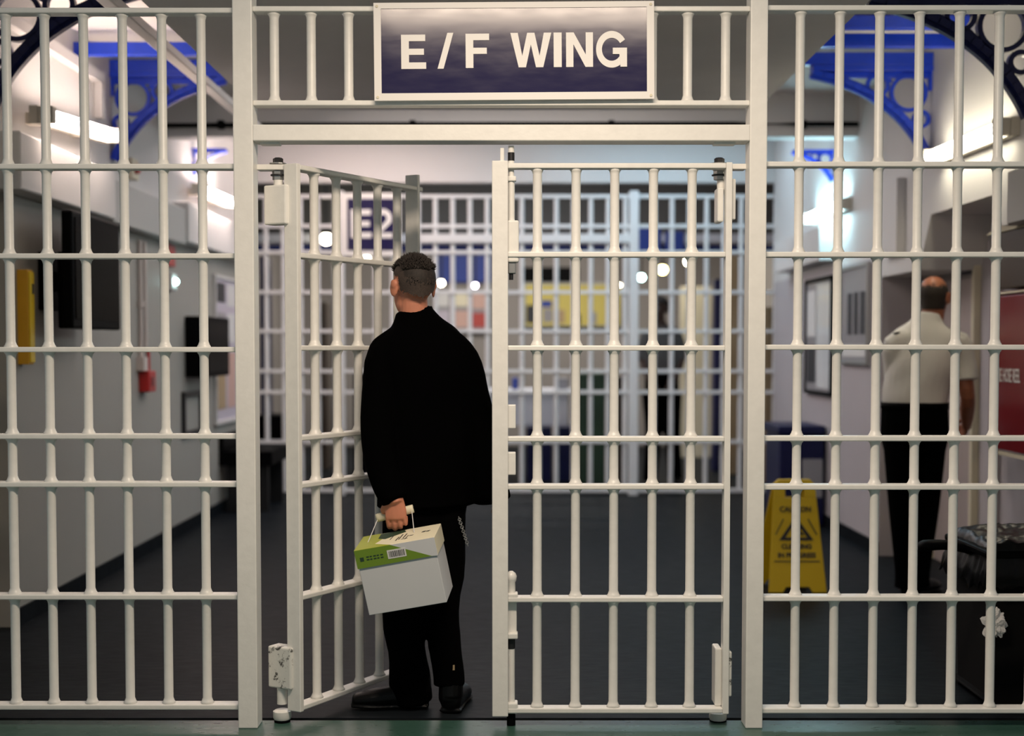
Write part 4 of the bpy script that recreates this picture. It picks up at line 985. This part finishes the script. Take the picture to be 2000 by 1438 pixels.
for v in bm_n.verts:
    n_ = noise.noise(v.co*7.0); v.co += V(n_*0.008, 0, 0) + V(0, noise.noise(v.co*5.5 + V(3,1,8))*0.010, 0)
coat = link('coat', b, 'coat_black'); fuse(coat, 0.006, 4); put(coat, man)
# collar band
b = NB()
n = 30; rg = []
cc = mp(808, 617)
for (dz, rx, ry) in ((-0.035, 0.082, 0.076), (0.0, 0.079, 0.074), (0.020, 0.070, 0.067), (0.018, 0.063, 0.060), (-0.02, 0.062, 0.060)):
    rg.append([b.verts.new(cc + rotz(R(24)) @ V(rx*math.cos(2*PI*j/n), ry*math.sin(2*PI*j/n), 0) + V(0.02*0, 0, dz - 0.008*math.sin(2*PI*j/n) + 0.020*math.cos(2*PI*j/n) - 0.004)) for j in range(n)])
for r0, r1 in zip(rg, rg[1:]):
    for j in range(n): b.faces.new((r0[j], r0[(j+1)%n], r1[(j+1)%n], r1[j]))
put(link('collar', b, 'coat_black', smooth=True), man)
# trousers
b = NB()
loft(b, [mp(832, 930), mp(832, 985), mp(830, 1030, 0.265)], [(0.165,0.12),(0.165,0.12),(0.150,0.11)], n=22, ref=fx)
loft(b, [mp(800, 985, 0.26), mp(793, 1090, 0.25), mp(788, 1200, 0.24), mp(795, 1270, 0.25), mp(800, 1330, 0.265), mp(805, 1368, 0.27)], [(0.10,0.105), (0.096,0.1), (0.083,0.085), (0.074,0.08), (0.080,0.085), (0.079,0.082)], n=20, ref=fx, dome=0.2)
loft(b, [mp(858, 985, 0.28), mp(864, 1090, 0.265), mp(862, 1195, 0.24), mp(870, 1260, 0.225), mp(876, 1318, 0.215), mp(877, 1338, 0.212)], [(0.10,0.105), (0.087,0.1), (0.064,0.085), (0.058,0.08), (0.056,0.07), (0.057,0.068)], n=20, ref=fx, dome=0.05)
for v in b.verts:
    v.co += V(noise.noise(v.co*11)*0.006, noise.noise(v.co*9+V(4,4,4))*0.006, 0)
tr = link('trousers', b, 'trouser_black'); fuse(tr, 0.006, 3); put(tr, man)
b = NB(); shoe(b, mp(838, 1390, 0.25)*1.0, V(-1, -0.04, 0), 0.295, 0.10)
for v in b.verts: pass
sh = link('shoe', b, 'shoe_black'); sh.data.transform(Matrix.Translation((0, 0, -mp(838, 1390, 0.25).z + 0.002))); fuse(sh, 0.004, 3); put(sh, man)
b = NB(); hp_ = mp(879, 1390, 0.155); hp_.z = 0.0; shoe(b, hp_, V(0.10, 1, 0), 0.295, 0.112)
loft(b, [hp_ + V(0.0, 0.035, 0.05), hp_ + V(0.0, 0.045, 0.16)], [(0.046, 0.046), (0.043, 0.046)], n=14)
sh = link('shoe', b, 'shoe_black'); fuse(sh, 0.004, 3); put(sh, man)
b = NB(); box(b, hp_.x+0.006, hp_.x+0.018, hp_.y-0.006, hp_.y, 0.17, 0.19); 
put(link('heel_tab', b, 'tan'), man)
# hair: clipped sides, longer tufted crown
def hair_shell(name, c, yaw, keep, m, k=1.0, grow=1.0, bumpy=0.0, spikes=0, root=None, seed=1, shell=0.003):
    rng = random.Random(seed)
    b = NB(); bmesh.ops.create_icosphere(b, subdivisions=5, radius=1.0)
    rr = Vector((0.0765, 0.096, 0.088))
    kill = [f for f in b.faces if not keep(f.calc_center_median())]
    bmesh.ops.delete(b, geom=kill, context='FACES')
    Rm = rotz(yaw)
    base = [v.co.copy() for v in b.verts]
    for v in b.verts:
        n_ = v.co.copy()
        g = grow + bumpy*noise.noise(n_*9) + bumpy*0.7*noise.noise(n_*24)
        p = Vector((n_.x*rr.x, n_.y*rr.y - 0.012, n_.z*rr.z + 0.030)) * k
        if n_.z < -0.30 and n_.y < 0:
            hl = math.hypot(n_.x, n_.y) or 1; t_ = (-0.30 - n_.z)
            p.x = n_.x/hl*0.954*rr.x*(1-0.30*t_)*k; p.y = (n_.y/hl*0.954*rr.y*(1-0.28*t_) - 0.012)*k; p.z = (0.030 - 0.30*rr.z - t_*0.105)*k
        v.co = c + Rm @ (p + n_*g*k)
    cand = [q for q in base if q.z > 0.35]
    for _ in range(spikes):
        q = rng.choice(cand); p = c + Rm @ (Vector((q.x*rr.x, q.y*rr.y - 0.012, q.z*rr.z + 0.030))*k + q*grow*0.6*k)
        d = Rm @ (q + Vector((rng.uniform(-.5,.5), rng.uniform(-.2,.6), rng.uniform(0,.6)))).normalized()
        cyl(b, p, p + d*rng.uniform(0.010, 0.018)*k, 0.0026*k, 5, 0.0006)
    o = link(name, b, m, None, smooth=True); 
    if shell: sd = o.modifiers.new('thickness', 'SOLIDIFY'); sd.thickness = shell; sd.offset = -1
    return put(o, root)
hair_shell('clipped_hair', hc, hyaw, lambda q: (q.z > -0.70 + 0.10*noise.noise(q*5) + 0.10*noise.noise(q*42) + 0.25*abs(q.x) if q.y < -0.25 else q.z > 0.12 + 0.5*max(0, q.y)) and not (abs(q.x) > 0.80 and q.y > -0.28 and q.z < 0.0), 'hair_fade', grow=0.0026, bumpy=0.0008, root=man, shell=0)
hair_shell('hair', hc, hyaw, lambda q: q.z > 0.26 + 0.14*noise.noise(q*7) + 0.50*noise.noise(q*34) - 0.45*max(0, -q.y-0.1) + 0.25*max(0, q.y) and abs(q.x) < 0.80, 'hair_brown', grow=0.0034, bumpy=0.0010, spikes=1300, root=man, shell=0)

# ---- box of paper carried by its handle
BXW, BXH, BXD = 0.297, 0.246, 0.205
lid = 0.068
tl = at(691, 1077, -0.10)
cb = empty('cardboard_box', tl); tag(cb, 'white cardboard box with green and cream lid carried by the man', 'box')
cb.rotation_mode = 'QUATERNION'
cb.rotation_quaternion = (Matrix.Rotation(R(-4), 3, 'Z') @ Matrix.Rotation(R(7), 3, 'X') @ Matrix.Rotation(R(-10.6), 3, 'Y')).to_quaternion()
# local frame: x across the front, y away, z up; origin at the top left front corner
b = NB(); box(b, 0.004, BXW-0.004, 0.004, BXD-0.004, -BXH, -0.004); link('carton', b, 'white_card', cb, 0.002)
b = NB()
box(b, 0, BXW, 0, BXD, -lid, 0)
link('lid', b, 'cream_card', cb, 0.002)
e = 0.0008
b = NB(); prism(b, [(0, 0, -lid), (0, 0, 0), (0.135, 0, 0), (BXW-0.022, 0, -lid+0.002)], (0, -e, 0)); link('green_band', b, 'green_card', cb)
b = NB(); prism(b, [(0.135, 0, 0), (BXW, 0, 0), (BXW, 0, -lid), (BXW-0.022, 0, -lid+0.002)], (0, -e*0.8, 0)); link('white_band', b, 'white_card', cb)
b = NB(); prism(b, [(0, 0, 0), (0.135, 0, 0), (0.068, 0.055, 0), (0.088, 0.115, 0), (0.065, BXD, 0), (0, BXD, 0)], (0, 0, e)); link('green_top', b, 'green_top', cb)
b = NB(); prism(b, [(0.070, 0.125, 0), (0.10, 0.105, 0), (0.17, 0.165, 0), (0.16, BXD-0.01, 0), (0.07, BXD-0.01, 0)], (0, 0, e*1.4)); link('dark_picture', b, 'dark_green', cb)
b = NB(); box(b, 0.118, 0.186, -0.0016, 0, -0.050, -0.018); bl = link('barcode_label', b, 'paper', cb)
b = NB(); xq = 0.124; rng = random.Random(4)
while xq < 0.178:
    w_ = rng.choice((0.0012, 0.0018, 0.0028)); box(b, xq, xq+w_, -0.0021, -0.0016, -0.045, -0.023); xq += w_ + rng.choice((0.0012, 0.002))
link('bars', b, 'ink', bl)
b = NB(); box(b, 0.016, 0.030, -0.0013, 0, -0.043, -0.028)
for k_ in range(2):
    for j in range(5): box(b, 0.040+j*0.013, 0.050+j*0.013-0.002*(j%2), -0.0013, 0, -0.032-k_*0.010, -0.027-k_*0.010)
link('printed_marks', b, 'dark_green', cb)
b = NB()
for (x, y, w_, h_) in ((0.145,0.05,0.004,0.05),(0.155,0.06,0.004,0.07),(0.170,0.07,0.004,0.06),(0.180,0.05,0.003,0.05),(0.190,0.09,0.012,0.006),(0.165,0.055,0.02,0.004),(0.120,0.08,0.003,0.05),(0.235,0.11,0.012,0.014),(0.252,0.11,0.010,0.012)):
    prism(b, [(x, y, 0), (x+w_, y, 0), (x+w_+0.006, y+h_, 0), (x+0.006, y+h_, 0)], (0, 0, e*1.2))
link('printed_marks', b, 'ink', cb)
bpy.context.view_layer.update()
Mi = cb.matrix_world.inverted()
h0, h1 = Mi @ at(737, 1012, 0.088), Mi @ at(806, 994, 0.088)
b = NB(); 
hd = (h1-h0).normalized(); upv = V(0,0,1) - hd*hd.z; upv.normalize(); sv = hd.cross(upv)
loft(b, [h0, h0+(h1-h0)*0.06, h0+(h1-h0)*0.94, h1], [(0.011,0.014),(0.0125,0.016),(0.0125,0.016),(0.011,0.014)], n=14, ref=sv, dome=0.3)
link('handle', b, 'cream_card', cb, smooth=True)
b = NB(); cyl(b, h0+hd*0.004, V(0.035, 0.10, 0.0), 0.0016, 6); link('string', b, 'paper', cb)
b = NB(); cyl(b, h1-hd*0.004, V(0.205, 0.13, 0.0), 0.0016, 6); link('string', b, 'paper', cb)

# ---- key chain at the hip
b = NB(); pts = [mp(896, 1010, 0.10), mp(899, 1020, 0.10), mp(903, 1032, 0.095), mp(907, 1044, 0.095), mp(910, 1054, 0.095), mp(914, 1066, 0.095)]
fine = []
for p, q in zip(pts, pts[1:]):
    for k_ in range(3): fine.append(p.lerp(q, k_/3))
fine.append(pts[-1])
for i, (p, q) in enumerate(zip(fine, fine[1:])):
    c = (p+q)/2; d = (q-p); Lk = d.length*0.72
    side = V(1,0,0) if i % 2 else V(0,1,0)
    n = 10; up = d.normalized(); sdv = (side - up*side.dot(up)).normalized(); ring = []
    for k_ in range(n+1):
        a = 2*PI*k_/n; ring.append(c + up*math.cos(a)*Lk + sdv*math.sin(a)*0.0055)
    for u_, v_ in zip(ring, ring[1:]): cyl(b, u_, v_, 0.0016, 5)
kc = link('key_chain', b, 'steel', None); tag(kc, 'silver key chain hanging at the right hip of the man with the box', 'chain')

# ---- the officer at the right
YO = 2.72
of = empty('person', (at(1790, 1160, YO).x, YO, 0)); tag(of, 'bald person in white short sleeved shirt and black trousers with back turned, at the right', 'person')
def op(x, y, Y=YO): return at(x, y, Y)
ox = rotz(R(-28)) @ V(1, 0, 0)
hc2 = op(1824, 582, YO+0.02); hy2 = R(-30)
b = NB(); P2 = head_parts(b, hc2, hy2, 1.0, R(-6))
loft(b, [hc2 + rotz(hy2) @ V(0, -0.015, -0.02), hc2 + V(-0.008, -0.012, -0.09), op(1815, 640), op(1808, 665)], [0.062, 0.062, 0.068, 0.09], n=18)
loft(b, [op(1808, 655), op(1803, 690), op(1795, 730), op(1787, 780), op(1786, 830)], [(0.10,0.07),(0.16,0.09),(0.15,0.10),(0.14,0.10),(0.14,0.10)], ref=ox)
sR, eR, wR = op(1872, 668, YO+0.02), op(1890, 775, YO+0.0), op(1888, 830, YO+0.18)
sL, eL, wL = op(1746, 668, YO+0.02), op(1752, 765, YO+0.10), op(1790, 800, YO+0.26)
for s_, e_, w_, base in ((sR, eR, wR, op(1830, 668)), (sL, eL, wL, op(1780, 668))):
    loft(b, [base, s_, (s_+e_)/2, e_, (e_+w_)/2, w_, w_+(w_-e_).normalized()*0.02], [0.05, 0.052, 0.048, 0.040, 0.040, 0.028, 0.026])
hand_parts(b, wR, (wR-eR) + V(0.0, 0.1, 0.05), V(0, 0, 1), V(-1, 0, 0), (R(30), R(50), R(30)))
hand_parts(b, wL, (wL-eL) + V(0.1, 0, 0), V(0, 0, 1), V(1, 0, 0), (R(30), R(50), R(30)))
oh = [(op(1762, 850), op(1762, 985, YO-0.02), op(1772, 1118)), (op(1812, 850, YO+0.05), op(1808, 985, YO+0.03), op(1792, 1118, YO+0.05))]
for hp, kn, an in oh:
    loft(b, [hp, (hp+kn)/2, kn, (kn+an)/2, an, V(an.x, an.y, 0.06)], [0.09, 0.075, 0.05, 0.05, 0.035, 0.036])
    ell(b, V(an.x, an.y+0.03, 0.045), (0.035, 0.06, 0.03))
bd = link('body', b, 'skin_tan'); fuse(bd, 0.0042, 4); put(bd, of)
eyes(P2, None)
for o in [o for o in C.objects if o.name.startswith('eye') and o.parent is None]: put(o, of)
b = NB()
loft(b, [op(1812, 612), op(1810, 630), op(1807, 656), op(1800, 700), op(1793, 740), op(1787, 775), op(1786, 797)], [(0.070,0.068),(0.098,0.082),(0.178,0.105),(0.196,0.125),(0.186,0.13),(0.180,0.13),(0.178,0.128)], n=26, ref=ox, sub=4, dome=0.1)
loft(b, [op(1835, 662), op(1870, 672, YO+0.02), op(1880, 705, YO+0.02), op(1884, 742, YO+0.01)], [0.07, 0.074, 0.072, 0.074], n=18, dome=0.1)
loft(b, [op(1780, 662), op(1749, 674, YO+0.02), op(1748, 710, YO+0.05), op(1752, 745, YO+0.08)], [0.07, 0.070, 0.068, 0.070], n=18, dome=0.1)
for v in b.verts: v.co += V(noise.noise(v.co*9)*0.007, noise.noise(v.co*8+V(2,7,1))*0.009, 0)
st = link('shirt', b, 'shirt_white'); fuse(st, 0.006, 3); put(st, of)
for xa_, xb2, y_, Y_ in ((1846, 1872, 640, YO), (1748, 1776, 652, YO)):
    b = NB(); p_, q_ = op(xa_, y_, Y_-0.02), op(xb2, y_+14*(1 if xa_ > 1800 else -0.6), Y_+0.02)
    loft(b, [p_, q_], [(0.022, 0.007), (0.024, 0.007)], n=10, ref=V(0,1,0), sub=1); put(link('epaulette', b, 'black_matte'), of)
b = NB()
loft(b, [op(1786, 786), op(1786, 815), op(1786, 850), op(1787, 880)], [(0.182,0.135),(0.186,0.14),(0.188,0.14),(0.17,0.13)], n=24, ref=ox, dome=0.05)
for hp, kn, an in oh:
    loft(b, [hp - V(0,0,0.02), (hp+kn)/2, kn, (kn+an)/2, an, V(an.x, an.y, 0.05)], [0.105, 0.092, 0.076, 0.072, 0.068, 0.070], n=20, dome=0.1)
t2 = link('trousers', b, 'trouser_black'); fuse(t2, 0.006, 3); put(t2, of)
b = NB()
n = 30
r0 = [(op(1786, 792) + rotz(R(-28)) @ V(0.187*math.cos(2*PI*j/n), 0.139*math.sin(2*PI*j/n), 0)) for j in range(n)]
lo_ = [b.verts.new(p - V(0,0,0.02)) for p in r0]; hi_ = [b.verts.new(p + V(0,0,0.018)) for p in r0]
for j in range(n): b.faces.new((lo_[j], lo_[(j+1)%n], hi_[(j+1)%n], hi_[j]))
bt = link('belt', b, 'black_plastic', smooth=True); md = bt.modifiers.new('t', 'SOLIDIFY'); md.thickness = 0.004; put(bt, of)
for (hx_, an, dr) in ((0, oh[0][2], V(0.35, 1, 0)), (1, oh[1][2], V(0.75, 0.8, 0))):
    b = NB(); h_ = V(an.x, an.y, 0) - dr.normalized()*0.05; shoe(b, h_, dr, 0.29, 0.10); sh = link('shoe', b, 'shoe_black'); fuse(sh, 0.005, 3); put(sh, of)
hair_shell('clipped_hair', hc2, hy2, lambda q: (-0.92 < q.z < 0.36 + 0.16*noise.noise(q*5) + 0.22*noise.noise(q*38)) and q.y < 0.25 and not (abs(q.x) > 0.80 and q.y > -0.25 and q.z < 0.0), 'hair_grey', grow=0.0035, bumpy=0.001, root=of)

# ---- distant person behind the far bars
YD = 9.15
dp = empty('person', (at(1292, 945, YD).x, YD, 0)); tag(dp, 'distant dark haired person in grey top and black trousers behind the far bars', 'person')
def q_(x, y, Y=YD): return at(x, y, Y)
hc3 = q_(1287, 604); hy3 = R(150)
b = NB(); P3 = head_parts(b, hc3, hy3, 1.05)
loft(b, [hc3, hc3 - V(0,0,0.10), q_(1290, 645)], [0.06, 0.06, 0.08], n=14)
loft(b, [q_(1290, 640), q_(1292, 665), q_(1293, 720), q_(1293, 755)], [(0.10,0.07),(0.17,0.09),(0.14,0.09),(0.14,0.09)])
for sx_, ex_, wx_ in ((1262, 1255, 1268), (1322, 1331, 1318)):
    s_, e_, w_ = q_(sx_, 655), q_(ex_, 702), q_(wx_, 740, YD-0.15)
    loft(b, [q_(1292, 652), s_, e_, w_], [0.05, 0.05, 0.04, 0.028])
    hand_parts(b, w_, w_-e_, V(0, 0, 1), V(1 if sx_ < 1290 else -1, 0, 0), (R(25), R(30), R(20)))
dl_ = [(q_(1275, 765), q_(1276, 850), q_(1270, 925)), (q_(1310, 765), q_(1313, 850), q_(1318, 925))]
for hp, kn, an in dl_:
    loft(b, [hp, kn, an, V(an.x, an.y, 0.05)], [0.09, 0.055, 0.038, 0.038]); ell(b, V(an.x, an.y-0.05, 0.04), (0.035, 0.09, 0.03))
bd = link('body', b, 'skin_dark'); fuse(bd, 0.006, 3); put(bd, dp)
eyes(P3, None, 1.05)
for o in [o for o in C.objects if o.name.startswith('eye') and o.parent is None]: put(o, dp)
b = NB()
loft(b, [q_(1290, 638), q_(1291, 650), q_(1293, 690), q_(1293, 740)], [(0.09,0.075),(0.20,0.11),(0.19,0.12),(0.18,0.12)], n=20, dome=0.1)
for sx_, ex_ in ((1264, 1257), (1320, 1329)):
    loft(b, [q_(1292, 652), q_(sx_, 657), q_(ex_, 702)], [0.06, 0.07, 0.06], n=14, dome=0.1)
st = link('top', b, 'shirt_grey'); fuse(st, 0.01, 3); put(st, dp)
b = NB()
loft(b, [q_(1293, 730), q_(1293, 780)], [(0.175,0.125),(0.175,0.125)], n=20, dome=0.1)
for hp, kn, an in dl_: loft(b, [hp, kn, an, V(an.x, an.y, 0.06)], [0.115, 0.085, 0.075, 0.075], n=16, dome=0.1)
t3 = link('trousers', b, 'trouser_black'); fuse(t3, 0.01, 3); put(t3, dp)
for hp, kn, an in dl_:
    b = NB(); shoe(b, V(an.x, an.y+0.05, 0), V(0.1, -1, 0), 0.28, 0.1); sh = link('shoe', b, 'shoe_black'); fuse(sh, 0.006, 2); put(sh, dp)
hair_shell('hair', hc3, hy3, lambda q: q.z > -0.6 if q.y < 0 else q.z > 0.25, 'hair_brown', k=1.05, grow=0.012, bumpy=0.006, root=dp)
# ------------------------------------------------------------------ light
def area(name, loc, rot, sx, sy, col, power):
    l = bpy.data.lights.new(name, 'AREA'); l.shape = 'RECTANGLE'; l.size = sx; l.size_y = sy; l.color = col; l.energy = power
    o = bpy.data.objects.new(name, l); C.objects.link(o); o.location = loc; o.rotation_euler = rot
    return o
# the lobby's own ceiling lights, before the gate
area('lobby_light', (0.1, -1.75, 3.01), (R(4), 0, 0), 1.5, 0.30, (1.0, 0.81, 0.63), 84)
area('corridor_fill', (-0.1, 6.6, 3.43), (0, 0, 0), 1.6, 0.3, (1.0, 0.95, 0.95), 24)  # unseen fill, set to brighten the far bars
area('corridor_fill', (-1.3, 7.35, 3.43), (0, 0, 0), 1.6, 0.25, (1.0, 0.78, 0.72), 20)  # added fill without a fitting, tints the rear wall pink
area('corridor_fill', (1.3, 7.35, 3.43), (0, 0, 0), 1.6, 0.25, (0.55, 0.80, 1.0), 17)  # added and unseen, gives the rear wall its blue side
area('corridor_fill', (0.0, 4.0, 3.16), (0, 0, 0), 2.2, 0.25, (1.0, 0.92, 0.90), 34)  # fill hidden behind the walkway soffit, added to light the cross beam
area('wing_light', (0.0, 12.3, 3.45), (0, 0, 0), 4.0, 2.0, (1.0, 0.93, 0.86), 170)
area('wing_light', (0.0, 9.4, 3.45), (0, 0, 0), 4.0, 0.8, (0.92, 0.95, 1.0), 40)
w = bpy.data.worlds.new('world'); SC.world = w; w.use_nodes = True
bgn = w.node_tree.nodes['Background']; bgn.inputs['Color'].default_value = (0.86, 0.97, 1.0, 1); bgn.inputs['Strength'].default_value = 0.21
vs = SC.view_settings
vs.view_transform = 'Standard'; vs.look = 'None'; vs.gamma = 1.0; vs.exposure = 0.0; vs.use_curve_mapping = False
